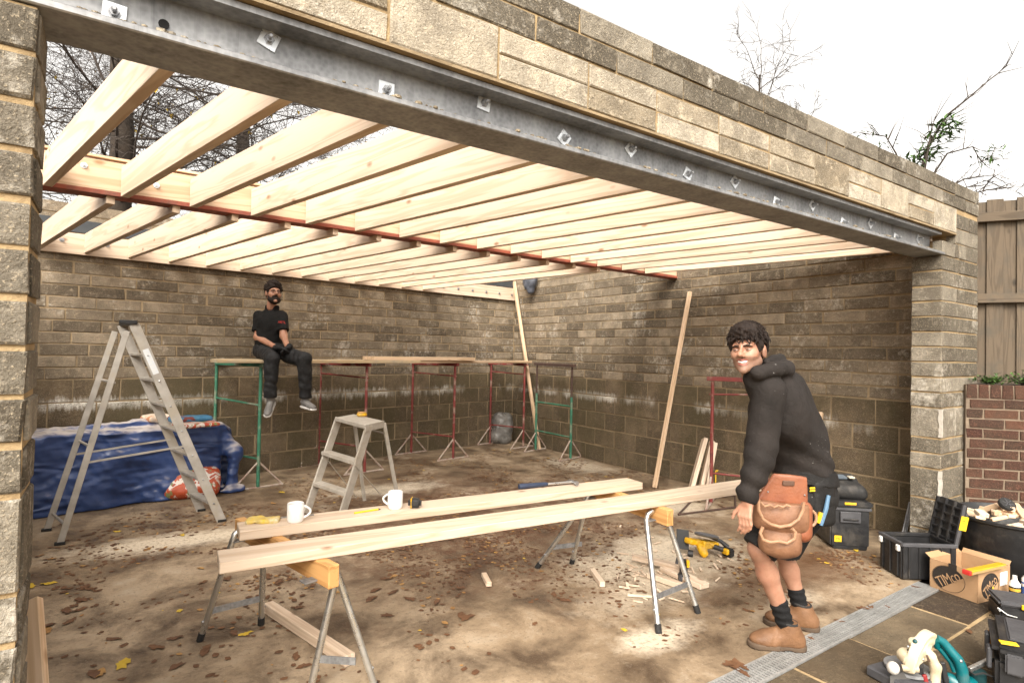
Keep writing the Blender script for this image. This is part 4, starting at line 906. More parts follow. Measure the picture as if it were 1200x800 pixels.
tarp()
# bags on and under the tarpaulin
def printed_bag(name, base, c1, c2, c3, bands, rough=.45):
    m, nt, b = newmat(name); v = coords(nt, 'World'); n1 = noise(nt, v, bands, 3, .5, 1.0)
    c = mixc(nt, mapr(nt, n1, .5, .53), base, c1); c = mixc(nt, mapr(nt, n1, .6, .62), c, c2); c = mixc(nt, mapr(nt, noise(nt, v, bands * 1.7, 2), .6, .62), c, c3)
    nt.links.new(c, b.inputs['Base Color']); b.inputs['Roughness'].default_value = rough; bump(nt, b, noise(nt, v, 30, 4), .5, .02); return m
BAGO = printed_bag('orange_bag', (.42, .07, .025), (.62, .56, .5), (.35, .05, .02), (.18, .2, .08), 7)
BAGB = printed_bag('blue_bag', (.03, .14, .26), (.05, .18, .30), (.16, .03, .02), (.05, .17, .3), 4)
BAGW = printed_bag('white_bag', (.62, .52, .42), (.58, .42, .3), (.45, .2, .1), (.6, .5, .4), 6)
BAGG = simple('grey_sack', (.19, .18, .165), (.10, .095, .088), rough=.3, scale=5, bumpv=.7, bscale=14, kind='World', dirt=(.3, .28, .25))
def sack(name, label, c, hf, R, mat, seed, h=.009, amp=.012):
    c = Vector(c); R = Matrix(R) if R is not None else Matrix.Identity(3); e = max(hf) * 1.5
    def fn(P): return rbox(P, c, hf, min(hf) * .9, R) + amp * crease(P, 16, seed) + amp * .5 * wob(P, 45, seed + 4)
    o = sdf_mesh(fn, c - Vector((e, e, e)), c + Vector((e, e, e)), h, name, mat); return tag(o, label, 'bag')
b0 = PZ(228, 583); sack('plastic_sack', 'orange and white printed sack slumped on the floor under the tall ladder', (b0.x - .02, b0.y + .06, .15), (.26, .085, .16), Matrix.Rotation(-.15, 3, 'Z') @ Matrix.Rotation(-.6, 3, 'X'), BAGO, 4)
b0 = PZ(217, 494, .80); sack('plastic_bag', 'flat blue and red bag lying on top of the tarpaulin', (b0.x + .06, b0.y + .12, .815), (.19, .12, .028), Matrix.Rotation(.2, 3, 'Z'), BAGB, 6, .008, .006)
b0 = PZ(212, 497, .80); sack('plastic_bag', 'thin red and orange bag under the blue bag on the tarpaulin', (b0.x + .14, b0.y + .04, .785), (.20, .11, .02), Matrix.Rotation(.2, 3, 'Z'), BAGO, 8, .008, .005)
b0 = PZ(188, 492, .80); sack('paper_bag', 'crumpled cream paper bag on top of the tarpaulin beside the blue bag', (b0.x - .02, b0.y + .12, .81), (.13, .10, .035), Matrix.Rotation(.4, 3, 'Z'), BAGW, 7, .008, .010)
b0 = PZ(590, 519.5); sack('rubble_sack', 'grey plastic rubble sack standing in the room corner behind the far trestle', (b0.x, b0.y + .06, .25), (.18, .12, .27), Matrix.Rotation(-.3, 3, 'Z') @ Matrix.Rotation(-.12, 3, 'X') @ Matrix.Rotation(.12, 3, 'Y'), BAGG, 12, .011, .02)
CLOTHK = simple('dark_cloth', (.02, .022, .03), (.10, .11, .135), rough=.5, scale=7, bumpv=.5, kind='World')
b0 = PX(621, 334, -.12)
def fn(P): return smin(.05, ell(P, b0 + Vector((0, 0, .04)), (.10, .12, .13)), cone(P, b0 + Vector((0, .12, .10)), b0 + Vector((.0, -.02, -.10)), .06, .05), cone(P, b0 + Vector((0, -.13, .12)), b0 + Vector((0, -.06, -.1)), .04, .03)) + .02 * crease(P, 22, 5)
tag(sdf_mesh(fn, b0 - Vector((.3, .35, .35)), b0 + Vector((.3, .35, .35)), .011, 'hanging_jacket', CLOTHK), 'dark bundled jacket hanging high in the room corner under the joists', 'jacket')
# ------------------------------------------------------------------ leaning battens
def lean(name, a, b_, wd, ht, mat, label, cat='batten', up=(0, 1, 0)): return tag(stick(name, a, b_, wd, ht, mat, None, up=up), label, cat)
a = PZ(632, 527); a.z = .0; lean('timber_batten', a + UP * .01, PX(602.5, 330, -.04), .045, .045, PINE2, 'long pale batten leaning up into the room corner')
a = PZ(767, 572); a.z = 0; lean('timber_batten', a + UP * .01, PX(808.5, 342, -.012), .04, .045, PINE2, 'long pale batten leaning against the middle of the side wall', up=(0, 0, 1))
ofs = ((806, 570, 826, 514, .11, 'widest pale offcut leaning on the side wall beside the red trestle', -.03), (818, 570, 834, 517, .08, 'narrower pale offcut leaning beside the widest one', .03), (826, 567, 838, 519, .06, 'thinnest offcut of the leaning bunch next to the red trestle', .08))
for u, v, u2, v2, wd, lb, dz in ofs:
    a = PZ(u, v + 18); a.z = 0; d = dep(a) + .25; b_ = PD(u2, v2, d); lean('timber_offcut', a + UP * .012, b_, wd, .045, PINE, lb, 'offcut', up=RT)
a = PX(945, 545, -.05); lean('timber_batten', PD(942, 640, dep(a) - .5) * 1.0, PD(962, 483, dep(a) - .1), .04, .04, PINE2, 'short pale batten leaning on the wall behind the man in the hoodie')
# ------------------------------------------------------------------ sawhorses
def sawhorse(pn, pf, qn1, qn2, qf1, qf2, label):
    """pn/pf: near and far ends of the timber head (top centre); q*: feet"""
    t = thing('sawhorse', label, 'sawhorse', Vector(((pn.x + pf.x) / 2, (pn.y + pf.y) / 2, 0)))
    d = (pf - pn).normalized(); s = d.cross(UP).normalized()
    stick('head_rail', pn - UP * .05, pf - UP * .05, .052, .10, ORANGEW, t, bevel=.004)
    for P_, q1, q2, sg in ((pn, qn1, qn2, 1), (pf, qf1, qf2, -1)):
        c = P_ + d * .12 * sg - UP * .05
        for q in (q1, q2):
            o = (q - c); o.z = 0; o = s * (1 if o.dot(s) > 0 else -1)
            top = c + o * .036 + UP * .02; k1 = c + o * .085 - UP * .035
            pts = [top, top.lerp(k1, .5) + o * .012 + UP * .008, k1, k1.lerp(q, .3), k1.lerp(q, .95)]
            MB().tube(pts, .0165, 10).build('leg', CHROME, t, smooth=True)
            e = (q - k1).normalized(); MB().tube([q - e * .05, q], .019, 10).build('foot', RUBBER, t, smooth=True)
            m = MB(); m.sphere(k1.lerp(q, .80) + o * .016, .009, 8, 5); m.build('bolt', BOLT, t)
        s1 = (c + s * .085 - UP * .035) if (q1 - c).dot(s) > 0 else (c - s * .085 - UP * .035)
        s2 = (c - s * .085 - UP * .035) if (q1 - c).dot(s) > 0 else (c + s * .085 - UP * .035)
        m = MB(); m.bar(s1.lerp(q1, .70), s2.lerp(q2, .70), .008, .032); m.build('brace', STEEL, t)
        m = MB(); m.bar(s1, s2, .05, .006); m.build('saddle', STEEL, t)
TZ = .695; HZ = .647
def g0(x, y): return Vector((x, y, 0))
sawhorse(PZ(392, 662, HZ), PZ(281, 606, HZ), g0(-5.152, -5.871), g0(-4.882, -6.018), g0(-5.505, -5.047), g0(-5.19, -5.023), 'steel legged sawhorse with timber head under the left ends of the planed timbers')
sawhorse(PZ(786, 597, HZ), PZ(688, 564, HZ), g0(-3.317, -6.325), g0(-2.904, -6.276), g0(-3.307, -5.151), g0(-3.028, -5.22), 'steel legged sawhorse with timber head beside the sawdust and the yellow saw')
def top_timber(a, b_, c, d, label, th=.047):
    """a,b: left end back/front top corners; c,d: right end back/front"""
    l = (a + b_) / 2; r = (c + d) / 2; wd = ((b_ - a).length + (d - c).length) / 2
    x = (r - l).normalized(); wdt = abs((b_ - a).dot(x.cross(UP)))
    o = stick('planed_timber', l - UP * th / 2, r - UP * th / 2, wdt, th, PINE, None, bevel=.003); tag(o, label, 'timber'); return o
T1 = top_timber(PZ(250, 645, TZ), PZ(262, 659, TZ), PZ(884, 559, TZ), PZ(884, 569, TZ), 'long planed timber on the sawhorses reaching to the standing man')
T2 = top_timber(PZ(273.5, 612, TZ), PZ(285, 622, TZ), PZ(735, 559, TZ), PZ(753, 565.5, TZ), 'shorter planed timber on the sawhorses holding the mugs and the hammer')
o = stick('timber_batten', PZ(314, 716) + UP * .03, PZ(410, 780) + UP * .03, .06, .055, PINE, None, bevel=.003); tag(o, 'planed batten lying on the floor between the left sawhorse legs', 'batten')
a = PZ(38, 830, .05); b_ = PD(35, 705, dep(PY(45, 700, F)) + .32); lean('timber_board', PD(40, 860, 2.05), PD(31, 706, 2.28), .035, .10, PINE2, 'pale board leaning behind the near left pier', 'board', up=RT)
# ------------------------------------------------------------------ things on the bench
def mug(u, v, label, ang):
    p_ = PZ(u, v, TZ); p_.z = TZ + .001; t = thing('mug', label, 'mug', p_, ang)
    Mx = Matrix.Translation(p_); r = .042; H = .095
    m = MB(); m.lathe([(.0, 0), (r * .82, 0), (r * .93, .006), (r, .02), (r, H - .004), (r - .002, H), (r - .005, H - .003), (r - .006, .012), (0, .010)], 28, Mx, cap=False); m.build('cup', CERAMIC, t, smooth=True)
    hd = Vector((math.cos(ang), math.sin(ang), 0)); pts = [p_ + hd * (r - .003 + .034 * math.sin(math.pi * k / 10) ** .8) + UP * (H * .83 - H * .64 * k / 10) for k in range(11)]
    MB().tube(pts, .0055, 8).build('handle', CERAMIC, t, smooth=True)
    MB().lathe([(r - .0065, H * .8), (0.001, H * .8)], 24, Mx, cap=False).build('tea', simple('tea', (.16, .075, .03), rough=.15) if 'tea' not in MATS else MATS['tea'], t)
mug(346, 611, 'white mug standing next to the yellow rag on the shorter timber', math.atan2(RT.y, RT.x) + .35)
mug(463, 595.5, 'white mug standing next to the black tape measure on the shorter timber', math.atan2(-RT.y, -RT.x) - .2)
p_ = PZ(486, 595, TZ); t = thing('tape_measure', 'black tape measure with a yellow band beside the second mug', 'tape measure', p_)
R_ = Matrix.Rotation(math.atan2(RT.y, RT.x), 3, 'Z')
MB().box(p_ + UP * .03, (.075, .045, .055), R_).build('case', BLACKP, t, bevel=.014, seg=3, smooth=True); MB().box(p_ + UP * .03 - R_ @ Vector((.018, 0, 0)), (.007, .048, .058), R_).build('band', YELLOW, t, bevel=.003)
p_ = PZ(429, 599, TZ); d = RT; o = MB().tube([PZ(415, 602, TZ) + UP * .005, PZ(443, 597.5, TZ) + UP * .005], .005, 6).build('pencil', YELLOWL); tag(o, 'yellow carpenters pencil lying on the shorter timber between the mugs', 'pencil'); MB().tube([PZ(443, 597.5, TZ) + UP * .005, PZ(446, 597, TZ) + UP * .004], [.005, .001], 6).build('tip', INK, o)
# folded yellow rag
b0 = PZ(308, 611, TZ)
def fn(P): return rbox(P, b0 + Vector((0, 0, .008)), (.075, .038, .010), .008, Matrix.Rotation(-.4, 3, 'Z')) + .009 * crease(P, 60, 2)
tag(sdf_mesh(fn, b0 - Vector((.12, .12, .01)), b0 + Vector((.12, .12, .05)), .004, 'folding_rule', simple('yellow_rag', (.62, .42, .05), (.5, .4, .16), rough=.6, scale=40, dirt=(.6, .55, .4))), 'crumpled yellow strap bundle at the end of the shorter timber', 'strap')
m = MB(); m.bar(PZ(322, 607, TZ) + UP * .002, PZ(368, 603, TZ) + UP * .002, .022, .002); o = m.build('steel_rule', BOLT); tag(o, 'thin steel rule lying under the first mug', 'ruler')
# hammer
h0 = PZ(608, 573, TZ) + UP * .018; h1 = PZ(676, 567, TZ) + UP * .018; hdv = (h1 - h0)
t = thing('claw_hammer', 'claw hammer with a blue black grip lying on the shorter timber', 'hammer', h0)
MB().tube([h0, h0 + hdv * .05, h0 + hdv * .42, h0 + hdv * .48], [.016, .019, .015, .011], 10).build('grip', simple('blue_grip', (.03, .045, .085), (.02, .03, .06), rough=.5), t, smooth=True)
MB().tube([h0 + hdv * .46, h0 + hdv * .95], .008, 8).build('shaft', CHROME, t, smooth=True)
hx = h0 + hdv * .93; sv = Vector((-hdv.y, hdv.x, 0)).normalized()
m = MB(); m.tube([hx - sv * .055, hx - sv * .035, hx - sv * .03, hx + sv * .02, hx + sv * .05 - UP * .004, hx + sv * .085 - UP * .014], [.015, .015, .011, .013, .009, .004], 10); m.build('head', BOLT, t, smooth=True)
# offcuts and sawdust
off = [((694, 671), (706, 688), .038, 'small pale offcut block lying alone on the floor'), ((742, 659), (800, 672), .06, 'pale offcut in the sawdust in front of the right sawhorse'), ((778, 668), (826, 690), .09, 'wide pale offcut in the sawdust by the sawhorse foot'), ((760, 676), (800, 690), .05, 'pale offcut lying under the others in the sawdust'), ((735, 698), (765, 700), .03, 'thin pale offcut strip in front of the sawdust heap')]
for k, ((u, v), (u2, v2), wd, lb) in enumerate(off):
    u0, v0 = u, v
    a = PZ(u, v); b_ = PZ(u2, v2); th = .035 if k != 4 else .012; lift = .025 * (k in (1,)) ; o = stick('timber_offcut', a + UP * (th / 2 + lift + .002), b_ + UP * (th / 2 + lift + .002), wd, th, PINE, None); tag(o, lb, 'offcut')
o = stick('timber_offcut', PZ(567, 676) + UP * .02, PZ(573, 688) + UP * .02, .038, .03, PINE, None); tag(o, 'small pale offcut block in the middle of the leaf mould', 'offcut')
ch = MB(); rr3 = random.Random(5)
for _ in range(55):
    c = PZ(rr3.gauss(770, 34), rr3.gauss(668, 16)); a = rr3.uniform(0, 3.14); L = rr3.uniform(.015, .10); d = Vector((math.cos(a), math.sin(a), 0)); ch.bar(c - d * L / 2 + UP * .006, c + d * L / 2 + UP * rr3.uniform(.004, .02), rr3.uniform(.006, .022), .006)
tag(ch.build('wood_chips', PINE), 'scattered wood chips and splinters on the sawdust patch', 'wood chips', kind='stuff')
# ------------------------------------------------------------------ lettering
def text_mesh(txt, size, ext=.0006, shear=0.0, font_w=1.0):
    cu = bpy.data.curves.new('lettering', 'FONT'); cu.body = txt; cu.size = size; cu.extrude = ext; cu.align_x = 'CENTER'; cu.align_y = 'CENTER'; cu.shear = shear; cu.resolution_u = 3; cu.space_character = font_w
    o = bpy.data.objects.new('lettering', cu); COL.objects.link(o); dg = bpy.context.evaluated_depsgraph_get(); dg.update()
    me = bpy.data.meshes.new_from_object(o.evaluated_get(dg)); bpy.data.objects.remove(o); return me
def face_frame(c, x, up=(0, 0, 1)):
    """x to the right, y up, z out of the face"""
    x = Vector(x).normalized(); up = Vector(up); up = (up - x * up.dot(x)).normalized(); return Matrix.Translation(Vector(c)) @ Matrix((x, up, x.cross(up))).transposed().to_4x4()
def text_on(txt, size, mat, parent, c, x, up=(0, 0, 1), rot=0.0, name='lettering', w=1.0, sx=1.0):
    me = text_mesh(txt, size, font_w=w); me.materials.clear(); me.materials.append(mat); return ob(name, me, parent, face_frame(c, x, up) @ Matrix.Rotation(rot, 4, 'Z') @ Matrix.Diagonal((sx, 1, 1, 1)))
def ybox(name, A, xd, L, D, z0, z1, mat, parent, bevel=.006, inset=0.0, seg=2):
    xd = Vector(xd).normalized(); yd = UP.cross(xd); c = Vector((A.x, A.y, 0)) + xd * L / 2 + yd * D / 2; m = MB(); m.box(Vector((c.x, c.y, (z0 + z1) / 2)), (L - inset * 2, D - inset * 2, z1 - z0), Matrix((xd, yd, UP)).transposed()); return m.build(name, mat, parent, bevel=bevel, seg=seg, smooth=False)
# ------------------------------------------------------------------ big lidded tool bin with bag
A = Vector((-.926, -6.081, 0)); xd = Vector((.224, -.207, 0)).normalized(); yd = UP.cross(xd)
t = thing('tool_bin', 'tall black lidded tool bin with a small yellow label behind the standing man', 'tool box', A)
ybox('body', A, xd, .305, .50, .02, .345, BLACKP, t, .012); ybox('lid', A - xd * .02 - yd * .02, xd, .345, .54, .348, .40, BLACKP, t, .014); ybox('rim', A - xd * .012 - yd * .012, xd, .329, .524, .325, .347, GREYP, t, .003)
ybox('foot', A + xd * .02 - yd * .008, xd, .265, .03, 0.0, .03, BLACKP, t)
m = MB(); fx = A + xd * .15 - yd * .012; m.bar(fx - xd * .08 + UP * .27, fx + xd * .08 + UP * .27, .016, .09); m.build('handle_recess', GREYP, t, bevel=.004)
m = MB(); m.bar(fx - xd * .06 - yd * .016 + UP * .255, fx + xd * .06 - yd * .016 + UP * .255, .012, .016); m.build('handle', BLACKP, t, bevel=.004)
m = MB(); m.bar(A + xd * .10 - yd * .024 + UP * .385, A + xd * .19 - yd * .024 + UP * .385, .012, .02); m.build('latch', YELLOW, t, bevel=.003)
m = MB(); m.bar(A + xd * .03 - yd * .003 + UP * .085, A + xd * .085 - yd * .003 + UP * .085, .003, .05); m.build('label_plate', YELLOWL, t); text_on('PA', .026, INK, t, A + xd * .057 - yd * .0055 + UP * .085, xd)
b0 = A + xd * .17 + yd * .24
def fn(P): return smin(.04, rbox(P, b0 + UP * .46, (.15, .20, .065), .06, Matrix((xd, yd, UP)).transposed()), cone(P, b0 + xd * -.05 + UP * .50, b0 + xd * .06 + UP * .52, .07, .06)) + .010 * crease(P, 20, 8)
CANVAS = simple('black_canvas', (.022, .021, .02), (.013, .013, .013), rough=.75, scale=20, bumpv=.3, dirt=(.05, .045, .04))
sb = sdf_mesh(fn, b0 + Vector((-.32, -.32, .38)), b0 + Vector((.32, .32, .64)), .009, 'tool_bag', CANVAS); tag(sb, 'slouched black canvas tool bag on the lid of the tall bin', 'bag')
m = MB(); m.box(b0 + xd * -.06 - yd * .05 + UP * .565, (.16, .09, .02), Matrix((xd, yd, UP)).transposed() @ Matrix.Rotation(.1, 3, 'X')); m.build('grey_flap', simple('blue_grey_cloth', (.12, .15, .18), (.08, .10, .12), rough=.7), sb, bevel=.008, seg=2)
m = MB(); m.box(b0 + xd * .05 - yd * .08 + UP * .57, (.05, .06, .018), Matrix((xd, yd, UP)).transposed()); m.build('pale_patch', simple('beige_patch', (.5, .45, .36), rough=.7), sb, bevel=.006)
# ------------------------------------------------------------------ open crate with lid
L0 = Vector((-1.19, -6.728, .0)); L1 = Vector((-1.051, -6.522, .0)); R0 = Vector((-.889, -6.949, .0)); xd = (R0 - L0).normalized(); yd = UP.cross(xd); LX = (R0 - L0).length; LY = (L1 - L0).dot(yd) + .02; H = .265
t = thing('storage_crate', 'open black plastic crate with its lid propped up beside the pier', 'crate', L0)
def pan(name, a, b_, z0, z1, th, mat=BLACKP, par=None, bev=.003): m = MB(); m.bar(a + UP * (z0 + z1) / 2, b_ + UP * (z0 + z1) / 2, th, z1 - z0); return m.build(name, mat, par or t, bevel=bev)
L1 = L0 + yd * LY; B1 = R0 + yd * LY
e = .012
pan('front_panel', L0 - xd * .0, R0, .015, H, e); pan('back_panel', L1, B1, .015, H, e); pan('left_panel', L0 + yd * e, L1 - yd * e, .015, H, e); pan('right_panel', R0 + yd * e, B1 - yd * e, .015, H, e)
m = MB(); m.prism([(q.x, q.y) for q in (L0, R0, B1, L1)], .012, Matrix.Translation((0, 0, .012))); m.build('base', BLACKP, t)
for a, b_ in ((L0, R0), (L1, B1), (L0, L1), (R0, B1)): pan('rim', a - (b_ - a).normalized() * .008, b_ + (b_ - a).normalized() * .008, H - .02, H + .005, .028, GREYP if a is L0 else BLACKP)
for k in range(5): pan('rib', L0 + xd * (LX * (k + .5) / 5 - .006) - yd * .01, L0 + xd * (LX * (k + .5) / 5 + .006) - yd * .01, .02, H - .02, .012)
for k in range(3): pan('rib', L0 + yd * (LY * (k + .5) / 3 - .006) - xd * .01, L0 + yd * (LY * (k + .5) / 3 + .006) - xd * .01, .02, H - .02, .012)
for f in (.12, .88): m = MB(); q = L0 + yd * LY * f - xd * .016 + UP * (H - .04); m.box(q, (.02, .035, .045), Matrix((xd, yd, UP)).transposed()); m.build('clip', WHITEP, t, bevel=.006)
lh = .29; tilt = xd * .06
lo_, hi_ = R0 + xd * .012 + UP * (H + .0), B1 + xd * .012 + UP * (H + .0); q4 = [lo_, hi_, hi_ + UP * lh + tilt, lo_ + UP * lh + tilt]
m = MB(); m.add(q4 + [q + xd * .014 for q in q4], [(0, 1, 2, 3), (7, 6, 5, 4), (0, 4, 5, 1), (1, 5, 6, 2), (2, 6, 7, 3), (3, 7, 4, 0)]); ld = m.build('lid', BLACKP, t, bevel=.003)
for k in range(5):
    f = (k + .3) / 5; a = lo_.lerp(q4[3], f) - xd * .010; b_ = hi_.lerp(q4[2], f) - xd * .010; m = MB(); m.bar(a, b_, .022, .012); m.build('lid_rib', BLACKP, ld)
for k in range(4):
    f = (k + .0) / 3; a = lo_.lerp(hi_, f) - xd * .014; m = MB(); m.bar(a, a + UP * lh + tilt, .014, .022, up=xd); m.build('lid_rib', GREYP if k == 0 else BLACKP, ld)
m = MB(); a = q4[0].lerp(q4[3], .38) - yd * .012; b_ = q4[0].lerp(q4[3], .72) - yd * .012; m.bar(a, b_, .05, .004, up=yd); m.build('label_plate', YELLOWL, ld); text_on('C15', .03, INK, ld, (a + b_) / 2 - yd * .0025, xd, rot=math.pi / 2)
# ------------------------------------------------------------------ rubber tub full of offcuts
tc = PZ(1192, 605, .46); tc.z = 0
t = thing('rubble_tub', 'round black rubber tub filled with timber offcuts beside the crate', 'tub', tc)
m = MB(); Mx = Matrix.Translation(tc); m.lathe([(0, .0), (.30, .0), (.33, .03), (.385, .44), (.40, .452), (.40, .465), (.385, .468), (.372, .455), (.32, .06), (0, .05)], 40, Mx, cap=False); m.build('shell', BLACKP, t, smooth=True)
for a0 in (2.35, 5.6):
    pts = []
    for k in range(9): a = a0 + (k - 4) * .07; rr_ = .395 + (.0 if k in (0, 8) else .01); pts.append(tc + Vector((rr_ * math.cos(a), rr_ * math.sin(a), .46 + (0 if k in (0, 8) else .055))))
    MB().tube(pts, .011, 7).build('handle', BLACKP, t, smooth=True)
rr4 = random.Random(8)
for k in range(34):
    a = rr4.uniform(0, 6.28); r = .30 * math.sqrt(rr4.random()); z = .42 + .05 * rr4.random() + .06 * (1 - r / .3); c = tc + Vector((r * math.cos(a), r * math.sin(a), z)); d = Vector((rr4.uniform(-1, 1), rr4.uniform(-1, 1), rr4.uniform(-.35, .35))).normalized(); L = rr4.uniform(.07, .2)
    if (c - tc + d * L / 2).xy.length > .36 or (c - tc - d * L / 2).xy.length > .36: L = .08
    o = stick('timber_offcut', c - d * L / 2, c + d * L / 2, rr4.uniform(.03, .08), rr4.uniform(.018, .04), PINE2 if k % 3 else PINE, None); tag(o, 'pale timber offcut thrown into the black rubber tub', 'offcut', 'offcuts in the rubber tub')
c = PZ(1180, 594, .53); t = thing('caster_wheel', 'small black wheel lying on the offcuts in the tub', 'wheel', c); Mx = Matrix.Translation(c + UP * .02) @ Matrix.Rotation(.7, 4, RT) ; MB().lathe([(.022, -.014), (.052, -.014), (.055, -.006), (.055, .006), (.052, .014), (.022, .014)], 22, Mx).build('tyre', RUBBER, t, smooth=True)
for k in range(6): a = k * math.pi / 3; MB().bar(Mx @ Vector((.005 * math.cos(a), .005 * math.sin(a), .016)), Mx @ Vector((.04 * math.cos(a), .04 * math.sin(a), .016)), .006, .006).build('spoke', GREYP, t)
# ------------------------------------------------------------------ cardboard box and spirit level
C0 = Vector((-1.205, -7.175, 0)); yv = Vector((.055, .29, 0)).normalized(); xv = Vector((.29, -.055, 0)).normalized(); W1, W2, H = .295, .36, .205
t = thing('cardboard_box', 'open brown cardboard box with black printed badges in front of the crate', 'box', C0)
K = [C0, C0 + xv * W2, C0 + xv * W2 + yv * W1, C0 + yv * W1]
for nm, a, b_ in (('side_panel', K[0], K[3]), ('side_panel', K[1], K[2])): pan(nm, a + yv * .004, b_ - yv * .004, .004, H, .005, CARD, t, 0)
for nm, a, b_ in (('end_panel', K[0], K[1]), ('end_panel', K[3], K[2])): pan(nm, a - xv * .002, b_ + xv * .002, .004, H, .005, CARD, t, 0)
m = MB(); m.prism([(q.x, q.y) for q in K], .004, Matrix.Translation((0, 0, .003))); m.build('base', CARD, t)
for a, b_, n_o, an in ((K[3], K[2], yv, .55), (K[1], K[2], xv, .35)):
    m = MB(); d = n_o * math.sin(an) * .07 + UP * math.cos(an) * .03; m.add([a + UP * H, b_ + UP * H, b_ + UP * H + d, a + UP * H + d], [(0, 1, 2, 3)]); m.build('flap', CARD, t)
def badge(c, x, w_, h_, nm, rot):
    Mf = face_frame(c, x); n = 28; poly = [(w_ / 2 * math.cos(2 * math.pi * k / n), h_ / 2 * math.sin(2 * math.pi * k / n)) for k in range(n)]
    cs_, sn_ = math.cos(rot), math.sin(rot); keep = [(px_, py_) for px_, py_ in poly if -px_ * sn_ + py_ * cs_ > -h_ * .24]
    m = MB(); m.prism(keep, .0008, Mf); m.build('printed_badge', INK, t)
    ring = [Mf @ Vector((w_ / 2 * 1.03 * math.cos(2 * math.pi * k / n), h_ / 2 * 1.03 * math.sin(2 * math.pi * k / n), .0006)) for k in range(n + 1)]; MB().tube(ring, .0012, 4).build('printed_ring', INK, t)
    text_on('TIMco', .098, CARD, t, Mf @ Vector((.0, -.002, .0016)), x, rot=rot, w=.95, sx=.66)
badge((K[0] + K[3]) / 2 + yv * .03 - xv * .0035 + UP * .1, -yv, .2, .165, 'l', .62)
badge(K[0].lerp(K[1], .36) - yv * .0035 + UP * .1, xv, .19, .165, 'r', .62)
m = MB(); c = K[0] + yv * .15 - xv * .006 + UP * .187; m.bar(c - yv * .025, c + yv * .025, .003, .045); m.build('tape_patch', INK, t)
m = MB(); c = K[0].lerp(K[1], .40) - yv * .006 + UP * .062; m.bar(c, c + xv * .018 + UP * .03, .002, .012); m.build('yellow_tab', YELLOWL, t)
m = MB(); c = K[0].lerp(K[1], .78) - yv * .0055 + UP * .13; m.box(c, (.085, .002, .09), Matrix((xv, yv, UP)).transposed()); m.build('shipping_label', WHITEP, t)
l0 = PZ(1132, 668, H + .04); l1 = PZ(1194, 655, H + .04); l0.z = l1.z = H + .026
t = thing('spirit_level', 'yellow spirit level with a red end cap resting across the cardboard box', 'spirit level', l0); dl = (l1 - l0).normalized(); l1 = l0 + dl * .40
MB().bar(l0 + dl * .022, l1, .046, .026).build('body', simple('level_yellow', (.52, .33, .02), (.44, .27, .02), rough=.4), t, bevel=.003); MB().bar(l0, l0 + dl * .022, .049, .029).build('end_cap', REDP, t, bevel=.003)
MB().bar(l0 + dl * .028 - UP * .004, l1 - dl * .002, .0485, .014).build('web_strip', simple('level_web', (.55, .36, .16), (.45, .3, .14), rough=.4, metal=.3), t)
# ------------------------------------------------------------------ bottles, small toolbox, case
for u, v, lb, r, h in ((1189, 706, 'white squeeze bottle with orange and black label beside the cardboard box', .03, .18), (1204, 702, 'white bottle with a blue label behind the small toolbox', .032, .19)):
    p_ = PZ(u, v); p_.z = 0; t = thing('plastic_bottle', lb, 'bottle', p_); Mx = Matrix.Translation(p_)
    MB().lathe([(0, 0), (r, 0), (r, h * .72), (r * .5, h * .84), (r * .4, h * .86)], 20, Mx, cap=False).build('body', WHITEP, t, smooth=True); MB().lathe([(r * .45, h * .85), (r * .4, h), (0, h)], 14, Mx, cap=False).build('cap', WHITEP, t, smooth=True)
    MB().lathe([(r + .0008, h * .18), (r + .0008, h * .62)], 20, Mx, cap=False).build('label_band', INK if 'orange' in lb else simple('blue_label', (.05, .12, .4), rough=.4), t, smooth=True); MB().lathe([(r + .0012, h * .46), (r + .0012, h * .56)], 20, Mx, cap=False).build('label_stripe', YELLOW if 'orange' in lb else WHITEP, t, smooth=True)
A = PZ(1172, 729); A.z = 0; xd = (RT * .92 + FW * -.38).normalized(); yd = UP.cross(xd)
t = thing('small_toolbox', 'small black toolbox with a yellow latch and wire handle by the cardboard box', 'tool box', A)
ybox('body', A, xd, .34, .20, 0, .10, BLACKP, t, .01); ybox('lid', A - xd * .008 - yd * .008, xd, .356, .216, .102, .135, GREYP, t, .012)
m = MB(); q = A + xd * .10 - yd * .012 + UP * .115; m.bar(q, q + xd * .05, .012, .03); m.build('latch', YELLOW, t, bevel=.003)
q = A - yd * .004 + UP * .07; MB().tube([q - xd * .002, q - xd * .014 + UP * .02, q + xd * .03 - yd * .012 - UP * .01, q + xd * .08 - yd * .004 - UP * .02], .004, 6).build('wire_handle', CHROME, t, smooth=True)
A = PZ(1166, 812); A.z = 0; xd = (RT * .80 - FW * .60).normalized(); yd = UP.cross(xd)
t = thing('tool_case', 'large black tool case with yellow striped lid and grey latches', 'tool box', A)
ybox('body', A, xd, .48, .40, 0, .17, BLACKP, t, .018); ybox('lid', A - xd * .012 - yd * .012, xd, .504, .424, .173, .25, BLACKP, t, .03); ybox('lid_panel', A + xd * .05 + yd * .05, xd, .38, .30, .245, .262, GREYP, t, .008)
for k in range(3): m = MB(); q = A + xd * (.05 + .10 * k) + yd * .012 + UP * .2505; m.box(q, (.07, .035, .006), Matrix((xd, yd, UP)).transposed() @ Matrix.Rotation(.25, 3, 'Z')); m.build('yellow_stripe', YELLOWL, t, bevel=.001)
for k in (.03, .3): m = MB(); q = A + xd * (k + .04) - yd * .02 + UP * .165; m.box(q, (.07, .022, .095), Matrix((xd, yd, UP)).transposed()); m.build('latch', GREYP, t, bevel=.008, seg=2)
for k in (.06, .24): m = MB(); q = A + yd * k - xd * .02 + UP * .15; m.box(q, (.02, .06, .1), Matrix((xd, yd, UP)).transposed()); m.build('latch', GREYP, t, bevel=.006)
